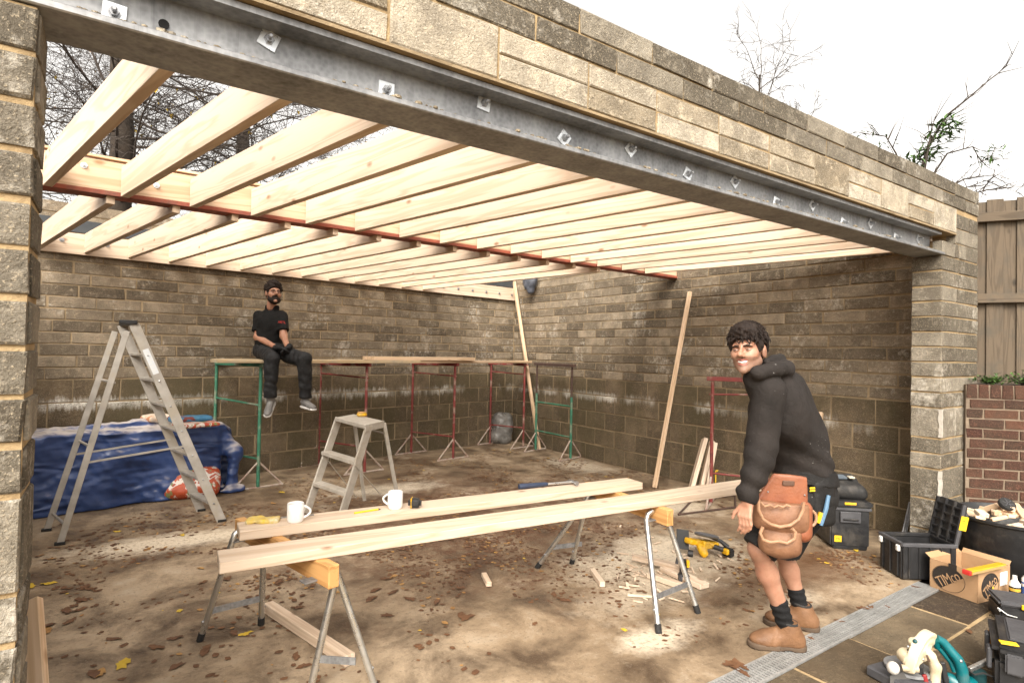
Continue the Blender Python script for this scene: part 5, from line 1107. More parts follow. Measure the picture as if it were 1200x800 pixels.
m = MB(); q = A + yd * .32 - xd * .006 + UP * .09; m.bar(q, q + UP * .09, .012, .014, up=xd); m.build('orange_marker', simple('orange_strip', (.6, .25, .05), rough=.5), t)
# ------------------------------------------------------------------ mitre saw (cream) at the picture's lower edge of the yard
sd_ = 2.86
def S(u, v, o=0.0): return PD(u, v, sd_ + o)
gb = PZ(1070, 826); gb.z = 0
t = thing('mitre_saw', 'cream bodied mitre saw with round motor and arched handle on the paving', 'saw', gb)
Rf = Matrix((RT, FW, UP)).transposed(); c = S(1063, 812, .05); c.z = .055
MB().box(Vector((c.x, c.y, .03)), (.30, .22, .05), Rf @ Matrix.Rotation(.4, 3, 'Z')).build('base', GREYP, t, bevel=.008)
MB().lathe([(.09, .0), (.10, .006), (.10, .02), (.0, .024)], 28, Matrix.Translation((c.x, c.y, .056))).build('turntable', STEEL, t, smooth=True)
m = MB(); m.add([S(1043, 791, -.03), S(1066, 785, -.02), S(1068, 803, -.04), S(1043, 806, -.05)] + [q - UP * .012 for q in (S(1043, 791, -.03), S(1066, 785, -.02), S(1068, 803, -.04), S(1043, 806, -.05))], [(0, 1, 2, 3), (7, 6, 5, 4), (0, 4, 5, 1), (1, 5, 6, 2), (2, 6, 7, 3), (3, 7, 4, 0)]); m.build('work_plate', simple('dark_plate', (.10, .095, .09), (.06, .055, .05), rough=.5, metal=.4, dirt=(.3, .27, .22)), t)
pn_ = (RT * .55 - UP * .15 - FW * .8).normalized(); pu_ = (UP * .55 + RT * -.75).normalized(); px__ = pu_.cross(pn_).normalized(); pu_ = pn_.cross(px__); RM = np.array((px__, pu_, pn_)).T
hc_ = S(1072, 753, 0)
def fn(P):
    q = (P - A3(S(1080, 770, .02))) @ RM; rr_ = np.hypot(q[:, 0], q[:, 1]); d = np.maximum(rr_ - .135, np.abs(q[:, 2]) - .022); d = smin(.01, d, np.maximum(rr_ - .05, np.abs(q[:, 2]) - .04)); d = np.maximum(d, (P - A3(S(1083, 768))) @ A3((RT * .5 - UP * .85).normalized()))
    d = smin(.012, d, cone(P, S(1070, 752, -.01), S(1087, 764, -.02), .022, .022)); return d + .0015 * np.sin(rr_ * 190)
sdf_mesh(fn, hc_ - Vector((.22, .22, .2)), hc_ + Vector((.22, .22, .2)), .0045, 'guard_housing', CREAM, t)
def fn(P): return smin(.012, cone(P, S(1084, 762, -.02), S(1091, 768, -.03), .020, .020), cone(P, S(1091, 768, -.03), S(1096.5, 781, -.035), .020, .023), cone(P, S(1096.5, 781, -.035), S(1095, 806, -.035), .023, .022)) + 0.0
sdf_mesh(fn, S(1092, 783) - Vector((.2, .2, .2)), S(1092, 783) + Vector((.2, .2, .2)), .0045, 'handle', CREAM, t)
MB().bar(S(1086, 767, -.055), S(1089, 775, -.058), .008, .010).build('trigger', simple('brown_trigger', (.10, .06, .04), rough=.5), t, bevel=.002)
q = S(1056, 763, .02); e_ = S(1066, 773, -.03); dq_ = (e_ - q).normalized(); MB().tube([q, q + dq_ * .01, e_, e_ + dq_ * .006], [.026, .034, .034, .028], 18).build('motor', CREAM, t, smooth=True)
MB().tube([e_ + dq_ * .005, e_ + dq_ * .009], .022, 16).build('motor_cap', simple('cap_grey', (.22, .2, .17), rough=.5), t); MB().tube([e_ + dq_ * .008, e_ + dq_ * .018], .007, 8).build('cap_bolt', BOLT, t)
MB().tube([S(1057, 782, -.03), S(1066, 782, -.04), S(1076, 783, -.05)], [.016, .019, .018], 12).build('dust_pipe', simple('tan_pipe', (.42, .35, .24), (.34, .28, .19), rough=.5), t, smooth=True)
MB().sphere(S(1046.5, 782, -.035), (.028, .028, .030), 16, 10).build('dust_cap', simple('milky_plastic', (.56, .54, .50), (.48, .46, .42), rough=.35), t, smooth=True)
Mx = frame(S(1086, 800, .0), pn_) @ Matrix.Rotation(math.pi / 2, 4, 'Y'); MB().lathe([(0, 0), (.07, 0), (.07, .0025), (0, .0025)], 36, Mx, cap=False).build('blade', CHROME, t)
MB().sphere(S(1072.5, 751, -.034), .011, 10, 6).build('knob', simple('dark_teal_knob', (.01, .07, .08), rough=.4), t, smooth=True); MB().bar(S(1083, 790, -.045), S(1087, 806, -.045), .012, .02).build('red_tab', simple('dark_red', (.25, .02, .02), rough=.5), t, bevel=.002)
for u, v, r in ((1064, 757, .006), (1069, 763, .007), (1074, 768, .006), (1082, 772, .006)): MB().sphere(S(u, v, -.036), r, 8, 5).build('screw', BOLT, t)
for a_, b2 in (((1066, 760), (1071, 770)), ((1075, 768), (1080, 782)), ((1078, 780), (1081, 794)), ((1104, 775), (1109, 800))): MB().bar(S(*a_, -.02), S(*b2, -.025), .02, .022).build('dark_gap_linkage', BLACKP, t, bevel=.003)  # black bars stand in for shaded gaps, and form the dark mechanism
MB().bar(S(1070, 766, -.05), S(1077, 776, -.05), .006, .008).build('wood_chip', PINE, t)
# teal saw beside it
gb = PZ(1122, 826); gb.z = 0
t = thing('circular_saw', 'teal handled corded saw between the mitre saw and the black case', 'saw', gb)
hp = [S(1098.5, 758, .05), S(1096.5, 751, .04), S(1099.5, 747.5, .03), S(1105, 751.5, .03), S(1114, 762, .02), S(1122.5, 772, .0), S(1127, 783, 0), S(1129, 797, 0), S(1129, 815, 0)]; MB().tube(hp, [.014, .017, .018, .02, .021, .023, .026, .027, .026], 14).build('handle', TEAL, t, smooth=True)
MB().tube([S(1098.5, 756, .05), S(1106, 765, .04), S(1114, 775, .03), S(1119, 786, .02)], [.013, .012, .012, .014], 10).build('lower_grip', TEAL, t, smooth=True)
def fn(P): return smin(.02, cone(P, S(1112, 795, .04), S(1120, 808, .03), .03, .04), cone(P, S(1120, 800, .03), S(1145, 800, .06), .04, .03))
sdf_mesh(fn, S(1120, 785) - Vector((.25, .25, .25)), S(1120, 785) + Vector((.25, .25, .25)), .006, 'body', TEAL, t)
MB().tube([S(1146, 786, .05), S(1146, 802, .06)], .035, 16).build('motor', simple('dark_teal', (.01, .05, .055), rough=.5), t, smooth=True); MB().sphere(S(1126, 774, -.018), .009, 8, 5).build('screw', BOLT, t)
m = MB(); m.bar(S(1136, 784, .03), S(1163, 771, .06), .02, .022); m.build('chrome_arm', CHROME, t, bevel=.003)
cp = [S(1133, 783, .03), S(1142, 790, .0), S(1152, 788, -.01), S(1163, 792, .0), S(1170, 800, 0)]; MB().tube(cp, .005, 6).build('cable', RUBBER, t, smooth=True)
MB().box(Vector((gb.x, gb.y, .012)), (.24, .13, .016), Rf).build('sole_plate', STEEL, t, bevel=.003); MB().bar(Vector((gb.x, gb.y, .02)), S(1122, 806, .03), .05, .05).build('gear_case', GREYP, t, bevel=.006)
# ------------------------------------------------------------------ yellow cordless saw on the floor
gy = PZ(830, 650); gy.z = 0; dy = dep(gy)
def Y_(u, v, o=0.0): return PD(u, v, dy + o)
t = thing('cordless_saw', 'yellow and black cordless circular saw lying on the floor by the sawdust', 'saw', gy)
RY = np.array(Rf @ Matrix.Rotation(.45, 3, 'Z') @ Matrix.Rotation(.18, 3, 'Y'))
def fn(P): return smin(.006, rbox(P, Y_(812, 634, .03), (.06, .04, .022), .01, RY), rbox(P, Y_(826, 637, .0), (.055, .045, .03), .012, RY), cone(P, Y_(822, 641, -.02), Y_(825, 648, -.05), .036, .033), rbox(P, Y_(834, 636, .02), (.04, .05, .018), .008, RY)) + .003 * np.sin((P @ A3(RT)) * 160) * .5
sdf_mesh(fn, Y_(822, 640) - Vector((.2, .2, .14)), Y_(822, 640) + Vector((.2, .2, .14)), .007, 'body', YELLOW, t)
Mx = Matrix.Translation(Y_(828, 627, .0)) @ Matrix.Rotation(-.25, 4, RT) @ Matrix.Rotation(.18, 4, FW); MB().lathe([(0, -.012), (.075, -.014), (.092, -.008), (.095, .004), (.085, .014), (.05, .018), (0, .016)], 28, Mx, cap=False).build('blade_guard', simple('guard_grey', (.13, .13, .14), (.09, .09, .095), rough=.4), t, smooth=True)
m = MB(); m.bar(Y_(800, 620, .08), Y_(800, 643, .02), .10, .008, up=FW); m.build('sole_plate', BLACKP, t, bevel=.002)
MB().tube([Y_(836, 640, -.02), Y_(842, 642, -.03), Y_(850, 645, -.03)], [.022, .020, .022], 10).build('handle', BLACKP, t, smooth=True); MB().tube([Y_(832, 628, .02), Y_(845, 634, .0), Y_(853, 641, -.02)], [.016, .015, .02], 10).build('handle', BLACKP, t, smooth=True)
q = Y_(853, 644.5, -.03); q.z = .038; MB().box(q, (.06, .09, .065), Rf @ Matrix.Rotation(.5, 3, 'Z')).build('battery', BLACKP, t, bevel=.01, seg=2); MB().box(q + RT * -.026 - FW * .02 + UP * .01, (.03, .06, .045), Rf @ Matrix.Rotation(.5, 3, 'Z')).build('battery_latch', YELLOW, t, bevel=.008)
MB().tube([Y_(806, 648, -.02), Y_(812, 649, -.03)], .03, 12).build('motor_end', BLACKP, t, smooth=True)
q = PZ(801, 680); q.z = 0; t = thing('cordless_driver', 'small black cordless driver standing in the sawdust behind the sawhorse leg', 'drill', q); dq = dep(q)
MB().tube([PD(801, 679, dq), PD(801, 664, dq), PD(800, 656, dq)], [.03, .028, .03], 12).build('body', BLACKP, t, smooth=True); MB().tube([PD(800, 657, dq), PD(794, 655, dq), PD(793, 660, dq)], [.02, .016, .012], 10).build('nose', GREYP, t, smooth=True); MB().box(q + UP * .025, (.075, .06, .05), Rf).build('battery', GREYP, t, bevel=.008, seg=2); MB().box(PD(806, 660, dq - .02), (.02, .03, .05), Rf).build('trim', YELLOW, t, bevel=.004)
# ------------------------------------------------------------------ clutter behind the man
q = PZ(858, 585); q.z = 0; A = PZ(842, 578); A.z = 0; xd = (RT * .95 + FW * -.1).normalized(); yd = UP.cross(xd)
t = thing('tool_tray', 'black open tool tray with yellow trim on the floor under the red trestle', 'tool box', A)
ybox('body', A + yd * .15, xd, .42, .22, 0, .24, BLACKP, t, .01)
for z in (.235,): m = MB(); m.bar(A + yd * .145 + UP * z, A + yd * .145 + xd * .42 + UP * z, .012, .014); m.build('trim', YELLOWL, t)
m = MB(); m.bar(A + yd * .145 + UP * .02, A + yd * .145 + UP * .235, .012, .012, up=xd); m.build('trim', YELLOWL, t)
rr5 = random.Random(3); m = MB(); m.mi = 0
for k in range(26): c = A + xd * rr5.uniform(.03, .4) + yd * rr5.uniform(-.06, .12) + UP * rr5.uniform(.02, .10); d = Vector((rr5.uniform(-1, 1), rr5.uniform(-1, 1), rr5.uniform(-.3, .6))).normalized() * rr5.uniform(.03, .09); m.mi = k % 3; m.tube([c - d, c + d * .3 + UP * .01, c + d], rr5.uniform(.006, .016), 6)
o = m.build('strap_pile', [YELLOWL, simple('brown_strap', (.12, .06, .03), rough=.7), BLACKP]); tag(o, 'jumbled pile of yellow and brown straps beside the black tool tray', 'straps', kind='stuff')
fr = thing('rusty_frame', 'rusty angle iron floor frame lying behind the long timber', 'frame', PZ(830, 598))
cs = [PZ(795, 604), PZ(862, 595), PZ(861, 581), PZ(811, 587)]
for i in range(4): a, b_ = cs[i], cs[(i + 1) % 4]; MB().tube([a + UP * .012, b_ + UP * .012], .010, 6).build('bar', RUSTTR, fr)
for k, (u, v, u2, v2) in enumerate(((1053, 626, 1066, 588), (1056, 626, 1067, 592), (1059, 626, 1068, 590))):
    a = PX(u, v, -.02 - .0 * k); a = PZ(u, v + 18); a.z = 0.0; b_ = PD(u2, v2, dep(a) + .12); o = MB().tube([a + UP * .005, b_], .007, 7).build('steel_rod', STEEL); tag(o, 'thin grey steel rod leaning on the foot of the right pier', 'rod', 'steel rods by the pier')
# ------------------------------------------------------------------ people
def skin_mat(name, a, b_, r=.5):
    m, nt, b = newmat(name); v = coords(nt, 'World'); c = ramp(nt, noise(nt, v, 28, 4, .6), [(.3, b_), (.7, a)]); c = mixc(nt, mapr(nt, noise(nt, v, 9, 3), .5, .7, 0, .35), c, (a[0] * .95, a[1] * .68, a[2] * .62))
    nt.links.new(c, b.inputs['Base Color']); b.inputs['Roughness'].default_value = r; b.inputs['Subsurface Weight'].default_value = .12; b.inputs['Subsurface Radius'].default_value = (.02, .008, .004); bump(nt, b, noise(nt, v, 300, 3), .1, .002); return m
SKIN = skin_mat('skin', (.40, .215, .145), (.32, .16, .10)); STUB = skin_mat('stubble_skin', (.27, .155, .105), (.19, .105, .07), .6); LIPS = skin_mat('lips', (.33, .12, .095), (.27, .095, .075))
HAIR = simple('dark_hair', (.022, .013, .009), (.008, .005, .004), rough=.62, spec=.25, scale=60, bumpv=.6, bscale=160, kind='World')
TEETH = simple('teeth', (.80, .77, .70), rough=.25); EYEW = simple('eye_white', (.5, .46, .43), rough=.2); IRIS = simple('iris', (.02, .013, .01), rough=.1)
def cloth_mat(name, a, b_, specks=None, rough=.85, scale=6, weave=900):
    m, nt, b = newmat(name); v = coords(nt, 'World'); c = ramp(nt, noise(nt, v, scale, 6, .65), [(.32, b_), (.7, a)])
    if specks: c = mixc(nt, math_(nt, 'MULTIPLY', mapr(nt, noise(nt, v, 75, 3, .6), .69, .72), mapr(nt, noise(nt, v, 4, 3), .54, .62)), c, specks)
    nt.links.new(c, b.inputs['Base Color']); b.inputs['Roughness'].default_value = rough; b.inputs['Specular IOR Level'].default_value = .25; b.inputs['Sheen Weight'].default_value = .0
    h = math_(nt, 'ADD', noise(nt, v, 24, 5, .6, .6), math_(nt, 'MULTIPLY', noise(nt, v, weave * .3, 2), .2)); bump(nt, b, h, .5, .014); return m
HOODIE = cloth_mat('charcoal_hoodie', (.025, .0205, .0185), (.0125, .0105, .0095), (.45, .44, .42)); SHORTS = cloth_mat('dark_shorts', (.018, .017, .0165), (.010, .0095, .0095), (.3, .29, .28)); POLO = cloth_mat('black_polo', (.009, .0085, .0085), (.006, .006, .006)); TROUS = cloth_mat('black_work_trousers', (.026, .026, .027), (.008, .008, .0085), (.25, .25, .25), .7, 16); SOCK = cloth_mat('black_sock', (.010, .010, .011), (.007, .007, .007))
BELT = cloth_mat('black_webbing', (.014, .013, .013), (.009, .009, .009), rough=.6); GLOVE = cloth_mat('black_glove', (.013, .013, .014), (.008, .008, .009), rough=.55)
LEATHER = simple('tan_leather', (.25, .125, .065), (.15, .068, .034), rough=.6, scale=9, bumpv=.35, bscale=60, kind='World', dirt=(.20, .09, .045)); LEATHERR = simple('rust_leather', (.28, .095, .042), (.19, .06, .028), rough=.5, scale=10, bumpv=.3, bscale=60, kind='World', dirt=(.24, .09, .045)); PIPING = simple('leather_piping', (.38, .22, .13), (.27, .145, .08), rough=.55, scale=14, bumpv=.3, kind='World')
BOOTM = simple('tan_boot', (.22, .11, .05), (.13, .062, .028), rough=.65, scale=11, bumpv=.4, bscale=70, kind='World', dirt=(.15, .075, .035)); SOLE = simple('boot_sole', (.10, .065, .04), (.06, .04, .026), rough=.8, scale=10, kind='World'); SHOEG = simple('grey_trainer', (.20, .19, .18), (.11, .105, .10), rough=.7, scale=12, bumpv=.2, kind='World'); SHOEW = simple('white_sole', (.62, .60, .57), rough=.6)
RfA = np.array(Matrix((RT, FW, UP)).transposed())
def head_funcs(O, yaw, pitch=0.0, roll=0.0, scale=1.0):
    """O centre between the ears; yaw turns the face from the camera towards picture left (radians)"""
    f = (-FW * math.cos(yaw) - RT * math.sin(yaw)).normalized(); l = UP.cross(f).normalized(); u = UP.copy()
    Rr = Matrix.Rotation(roll, 3, f) @ Matrix.Rotation(-pitch, 3, l); f = Rr @ f; l = Rr @ l; u = Rr @ u
    B = np.array((l, f, u)).T * 1.0; O_ = A3(O)
    L = lambda P: (P - O_) @ B / scale
    W = lambda x, y, z: Vector(O_ + B @ (A3((x, y, z)) * scale))
    def face(P):
        q = L(P); m = q.copy(); m[:, 0] = np.abs(m[:, 0])
        d = smin(.03, ell(q, (0, -.015, .035), (.076, .098, .094)), ell(q, (0, .032, -.035), (.062, .058, .080)))
        d = smin(.02, d, cone(m, (.05, .005, -.055), (.005, .076, -.101), .025, .019), cone(m, (.046, .052, -.018), (.03, .074, -.03), .022, .018))
        d = smin(.014, d, cone(m, (.0, .088, .026), (.042, .076, .024), .0115, .010), cone(q, (0, .088, .018), (0, .121, -.026), .0085, .0125), cone(m, (.010, .102, -.031), (.014, .096, -.031), .0095, .009))
        d = smax(.014, d, -(np.linalg.norm(m - A3((.031, .110, .003)), axis=1) - .0185))
        d = smin(.008, d, cone(m, (0, .090, -.055), (.029, .076, -.047), .0075, .005), cone(m, (0, .088, -.077), (.026, .076, -.064), .009, .005), ell(q, (0, .080, -.106), (.018, .018, .017)), ell(m, (.036, .064, -.032), (.022, .02, .022)))
        d = smax(.004, d, -smin(.004, cone(m, (0, .094, -.0655), (.016, .090, -.062), .0068, .006), cone(m, (.016, .090, -.062), (.026, .080, -.055), .006, .002)))
        d = smin(.008, d, ell(m, (.081, -.012, -.004), (.011, .025, .036)))
        d = smin(.03, d, cone(q, (0, -.028, -.07), (0, -.07, -.15), .052, .052)); return d * scale
    def hairf(P, seed=1, top=.022, slope=.957, f0=.085, u0=.058):
        q = L(P); d = ell(q, (0, -.018, .045), (.082 + top * .5, .104 + top * .5, .098 + top)); d = smin(.03, d, ell(q, (0, .04, .105), (.06, .055, .036)))
        d = d + .012 * crease(q, 52, seed) + .007 * crease(q, 95, seed + 5); g = (np.interp(q[:, 1], [-.12, -.058, -.046, .010, .020, .036, .05, .09], [-.065, -.058, .034, .036, -.012, -.010, .034, u0]) - q[:, 2]) * .6 + .004 * wob(q, 70, seed + 2); return smax(.008, d, g) * scale
    return L, W, face, hairf
def eyes(W, body, s=1.0, brow=True):
    for sx in (-1, 1):
        MB().tube([W(.0185 * sx, .0835, .001), W(.025 * sx, .0885, .0025), W(.032 * sx, .0895, .003), W(.039 * sx, .0865, .0025), W(.0445 * sx, .080, .001)], [.001, .003 * s, .0035 * s, .003 * s, .001], 10).build('eye', EYEW, body, smooth=True)
        MB().sphere(W(.032 * sx, .0912, .003), .0040 * s, 10, 6).build('iris', IRIS, body, smooth=True)
        MB().tube([W(.016 * sx, .084, .003), W(.025 * sx, .0920, .0062), W(.034 * sx, .0928, .0066), W(.047 * sx, .079, .003)], [.0012, .0026 * s, .0028 * s, .0012], 8).build('eyelid', SKIN, body, smooth=True)
        MB().tube([W(.018 * sx, .0845, .0), W(.030 * sx, .092, -.0035), W(.045 * sx, .0795, .0)], [.001, .0022 * s, .001], 8).build('lower_eyelid', SKIN, body, smooth=True)
        if brow: MB().tube([W(.012 * sx, .0990, .0185), W(.03 * sx, .0985, .0225), W(.052 * sx, .078, .0165)], [.0035 * s, .0042 * s, .002 * s], 6).build('eyebrow', HAIR, body, smooth=True)
def hand(wr, kn, tip, thumb_dir, palm_n, cones, s=1.0):
    """adds palm + five fingers as cones (a, b, ra, rb); wr wrist, kn knuckle centre, tip mean fingertip, palm_n out of the back of the hand"""
    wr, kn, tip = Vector(wr), Vector(kn), Vector(tip); d = (kn - wr).normalized(); th = Vector(thumb_dir); side = (th - d * th.dot(d)).normalized(); n = Vector(palm_n).normalized()
    for k in range(4):
        o = side * (.030 - .020 * k) * s; b0 = kn + o; cones.append((wr + o * .55, b0, .016 * s, .0125 * s))
        L = (tip - kn).length * (.95, 1.06, 1.0, .80)[k]; e = (tip - kn).normalized(); m1 = b0 + (e * .75 + d * .25).normalized() * L * .45 + n * .004; m2 = m1 + (e * .9 - n * .35).normalized() * L * .32; t = m2 + (e * .75 - n * .65).normalized() * L * .25
        cones += [(b0, m1, .0105 * s, .0095 * s), (m1, m2, .0095 * s, .0085 * s), (m2, t, .0085 * s, .007 * s)]
    b0 = wr.lerp(kn, .25) + side * .026 * s; m1 = wr.lerp(kn, .9) + side * .040 * s - n * .022 * s; t = m1 + (d * .9 - side * .1 - n * .3).normalized() * .034 * s
    cones += [(b0, m1, .015 * s, .0115 * s), (m1, t, .011 * s, .008 * s)]
def standing_man():
    D0 = 3.30
    M_ = lambda u, v, o=0.0: PD(u, v, D0 + o)
    gl = M_(930, 758); t = thing('person', 'man in charcoal hoodie and dark shorts with leather tool pouch smiling over his shoulder', 'person', (gl.x, gl.y, 0))
    HO = M_(876, 411.5, -.27); Lh, W, face, hairf = head_funcs(HO, .70, .06, .07, .985)
    sh_n, el_n, wr_n = M_(900, 459, -.30), M_(892, 528, -.33), M_(876, 588, -.37); sh_f, el_f, wr_f = M_(905, 455, .10), M_(888, 525, .22), M_(884, 566, .42)
    neck = M_(899, 443, -.17); chest = M_(914, 482, -.10); waist = M_(941, 545, -.02); hip = M_(944, 578, 0)
    kn_n, ca_n, an_n = M_(890, 643, -.14), M_(899.5, 672, -.11), M_(920, 728, -.10); kn_f, ca_f, an_f = M_(918, 645, .13), M_(925, 668, .17), M_(937, 708, .21); gt_, gh_ = PZ(888, 757), PZ(945, 762); gd_ = (gt_ - gh_).normalized(); an_n = Vector((gh_.x, gh_.y, 0)) + gd_ * .10 + UP * .125; gt_, gh_ = PZ(918, 733), PZ(961, 740); gd_ = (gt_ - gh_).normalized(); an_f = Vector((gh_.x, gh_.y, 0)) + gd_ * .10 + UP * .125
    hn, hf_ = M_(930, 588, -.10), M_(948, 590, .10)
    hc = []; hand(wr_n, M_(872.5, 605, -.385), M_(876, 626, -.39), -RT * .75 + FW * .8, -FW * .8 + RT * .5, hc, .88)
    hc2 = []; hand(wr_f, M_(888, 566, .46), M_(905, 566, .48), UP, -FW, hc2)
    skel = [(neck, chest, .045, .085), (chest, waist, .10, .09), (waist, hip, .09, .11), (chest, sh_n, .07, .045), (chest, sh_f, .07, .045), (sh_n, el_n, .05, .042), (el_n, wr_n, .042, .027), (sh_f, el_f, .05, .042), (el_f, wr_f, .042, .027), (hip, hn, .1, .085), (hip, hf_, .1, .085), (hn, kn_n, .08, .058), (hf_, kn_f, .078, .056), (kn_n, ca_n, .052, .053), (ca_n, an_n, .053, .032), (kn_f, ca_f, .049, .050), (ca_f, an_f, .050, .031)]
    sm = .03
    def body(P):
        d = None
        for a, b_, ra, rb in skel: e = cone(P, a, b_, ra, rb); d = e if d is None else smin(sm, d, e)
        h = None
        for a, b_, ra, rb in hc: e = cone(P, a, b_, ra, rb); h = e if h is None else smin(.006, h, e)
        for a, b_, ra, rb in hc2: h = smin(.006, h, cone(P, a, b_, ra, rb))
        return smin(.012, d, h, face(P))
    def mf(c):
        q = Lh(c) ; r = np.zeros(len(c)); near = np.linalg.norm(q, axis=1) < .17
        st = near & (q[:, 2] < -.036) & (q[:, 1] > -.02) & (q[:, 2] > -.125); lip = near & (np.abs(q[:, 0]) < .030) & (q[:, 2] < -.046) & (q[:, 2] > -.080) & (q[:, 1] > .084)
        st |= near & (np.abs(q[:, 0]) > .055) & (q[:, 2] < .0) & (q[:, 1] > -.005) & (q[:, 1] < .035) & (q[:, 2] > -.08)
        r[st] = 1; r[lip] = 2; return r
    lo = Vector([min(x) for x in zip(M_(850, 370, -.45), M_(990, 370, -.45), M_(850, 370, .5), M_(990, 370, .5))]); hi = Vector([max(x) for x in zip(M_(850, 370, -.45), M_(990, 370, -.45), M_(850, 370, .5), M_(990, 370, .5))]); lo.z = 0.0; hi.z = 1.85
    bd = sdf_mesh(body, lo, hi, .0042, 'body', [SKIN, STUB, LIPS], t, 1, mf)
    eyes(W, bd, 1.06)
    MB().tube([W(-.026, .077, -.0545), W(-.015, .0855, -.0615), W(0, .088, -.0645), W(.015, .0855, -.0615), W(.026, .077, -.0545)], [.002, .0055, .006, .0055, .002], 10).build('teeth', TEETH, bd, smooth=True)
    bx = lambda c, r: (Vector(c) - Vector((r, r, r)), Vector(c) + Vector((r, r, r)))
    hr = sdf_mesh(lambda P: hairf(P, 4, .013), *bx(HO, .2), .0045, 'hair', HAIR, t, 1)
    m = MB(); rr = random.Random(2)
    for _ in range(1100):
        a, e = rr.uniform(0, 6.28), rr.uniform(-.25, 1.45); d = Vector((math.cos(a) * math.cos(e), math.sin(a) * math.cos(e), math.sin(e))); x, y, z = d.x * .086, -.018 + d.y * .109, .046 + d.z * .109
        if z < float(np.interp(y, [-.12, -.058, -.046, .04, .05, .09], [-.05, -.045, .046, .046, .046, .058])): continue
        if abs(x) > .055 and -.06 < y < .05 and z < .055: continue
        q0 = W(x, y, z); tg = Vector((rr.uniform(-1, 1), rr.uniform(-1, 1), rr.uniform(-1, .4))); nn = (q0 - HO).normalized(); tg = (tg - nn * tg.dot(nn)).normalized(); L = rr.uniform(.02, .045)
        m.tube([q0 - nn * .008, q0 + tg * L * .4 + nn * rr.uniform(.001, .009), q0 + tg * L * .8 + nn * rr.uniform(-.002, .006), q0 + tg * L - nn * .004], [.003, .0042, .0034, .0008], 5)
    m.build('curls', HAIR, hr, smooth=True)
    # hoodie
    up_b = M_(922, 455, -.08)
    wd_ = (wr_n - el_n).normalized()
    def hood(P):
        d = ell(P, chest, (.135, .19, .175), RfA); d = smin(.07, d, cone(P, chest, waist, .135, .136), cone(P, up_b, M_(943, 510, 0), .09, .11), cone(P, waist, M_(942, 552, -.02), .138, .142))
        d = smin(.07, d, cone(P, neck, chest, .085, .12))
        arm = smin(.03, cone(P, sh_n, el_n, .080, .068), cone(P, el_n, wr_n - wd_ * .06, .067, .052)); arm = smin(.012, arm, cone(P, wr_n - wd_ * .055, wr_n - wd_ * .012, .047, .041)); armf = smin(.03, cone(P, sh_f, el_f, .088, .074), cone(P, el_f, wr_f, .072, .045))
        d = smin(.035, d, arm); d = smin(.04, d, armf)
        hd = smin(.02, cone(P, M_(883, 448, -.29), M_(892, 474, -.22), .045, .055), cone(P, M_(880, 440, -.22), M_(893, 440, -.12), .022, .03), cone(P, M_(878, 443, -.28), M_(888, 436, -.36), .024, .030), cone(P, M_(888, 436, -.36), M_(908, 431, -.33), .03, .036), cone(P, M_(908, 431, -.33), M_(921, 432, -.2), .036, .036), cone(P, M_(921, 432, -.2), M_(915, 428, -.05), .036, .034), cone(P, M_(898, 423, -.30), M_(914, 421, -.16), .022, .026), cone(P, M_(915, 428, -.05), M_(890, 436, -.08), .03, .026))
        d = smin(.018, d, hd)
        w1 = .007 * np.sin((P @ A3(UP * 1.0 + RT * .55)) * 60 + 3 * wob(P, 9, 3)) * np.clip((1.25 - P[:, 2]) * 3.0, 0, 1)
        d = d + .011 * crease(P, 11, 6) + .008 * crease(P, 24, 2, 4, (1, 1, .6)) + w1
        zc = M_(944, 553).z; hemd = zc - P[:, 2] + .10 * ((P - A3(waist)) @ A3(RT)); armmask = ((P - A3(el_n)) @ A3(RT)) - .07
        cut = np.where(armmask < 0, -1.0, hemd)
        d = np.maximum(d, np.minimum(cut, .05)); return np.maximum(d, (P - A3(wr_n)) @ A3(wd_) - .004)
    lo2 = lo.copy(); lo2.z = .60; hi2 = hi.copy(); hi2.z = 1.62
    hdo = sdf_mesh(hood, lo2, hi2, .0065, 'hoodie', HOODIE, t, 1)
    # shorts
    hem_n = (kn_n - hn).normalized()
    def shorts(P):
        d = smin(.05, ell(P, hip, (.155, .185, .13), RfA), cone(P, waist, hip, .13, .14)); d = smin(.035, d, cone(P, hn, kn_n, .112, .092)); d = smin(.035, d, cone(P, hf_, kn_f, .108, .088))
        d = d + .007 * crease(P, 13, 4); return np.maximum(np.maximum(d, (P - A3(M_(887, 643, -.12))) @ A3(hem_n) ), P[:, 2] - M_(944, 548).z)
    lo3 = lo.copy(); lo3.z = .45; hi3 = hi.copy(); hi3.z = 1.15; sdf_mesh(shorts, lo3, hi3, .007, 'shorts', SHORTS, t, 1)
    # belt
    bc = M_(943, 555, -.02); bnrm = (UP + RT * .10).normalized()
    def belt(P): d = smin(.05, cone(P, waist, M_(944, 560, -.02), .158, .162), ell(P, hip, (.163, .193, .14), RfA)); return np.maximum(np.maximum(d, -(d + .03)), np.abs((P - A3(bc)) @ A3(bnrm)) - .036)
    lo4 = lo.copy(); lo4.z = .75; hi4 = hi.copy(); hi4.z = 1.12; bt = sdf_mesh(belt, lo4, hi4, .006, 'tool_belt', BELT, t, 1)
    # leather pouch on the near hip
    po = -.235
    xa = (RT * .93 + FW * -.12).normalized(); za = (UP + RT * .05).normalized(); ya = za.cross(xa).normalized(); RP = np.array((xa, ya, za)).T
    c1 = M_(921, 573, po); c2 = M_(915, 603, po - .01); c3 = M_(914, 632, po - .015)
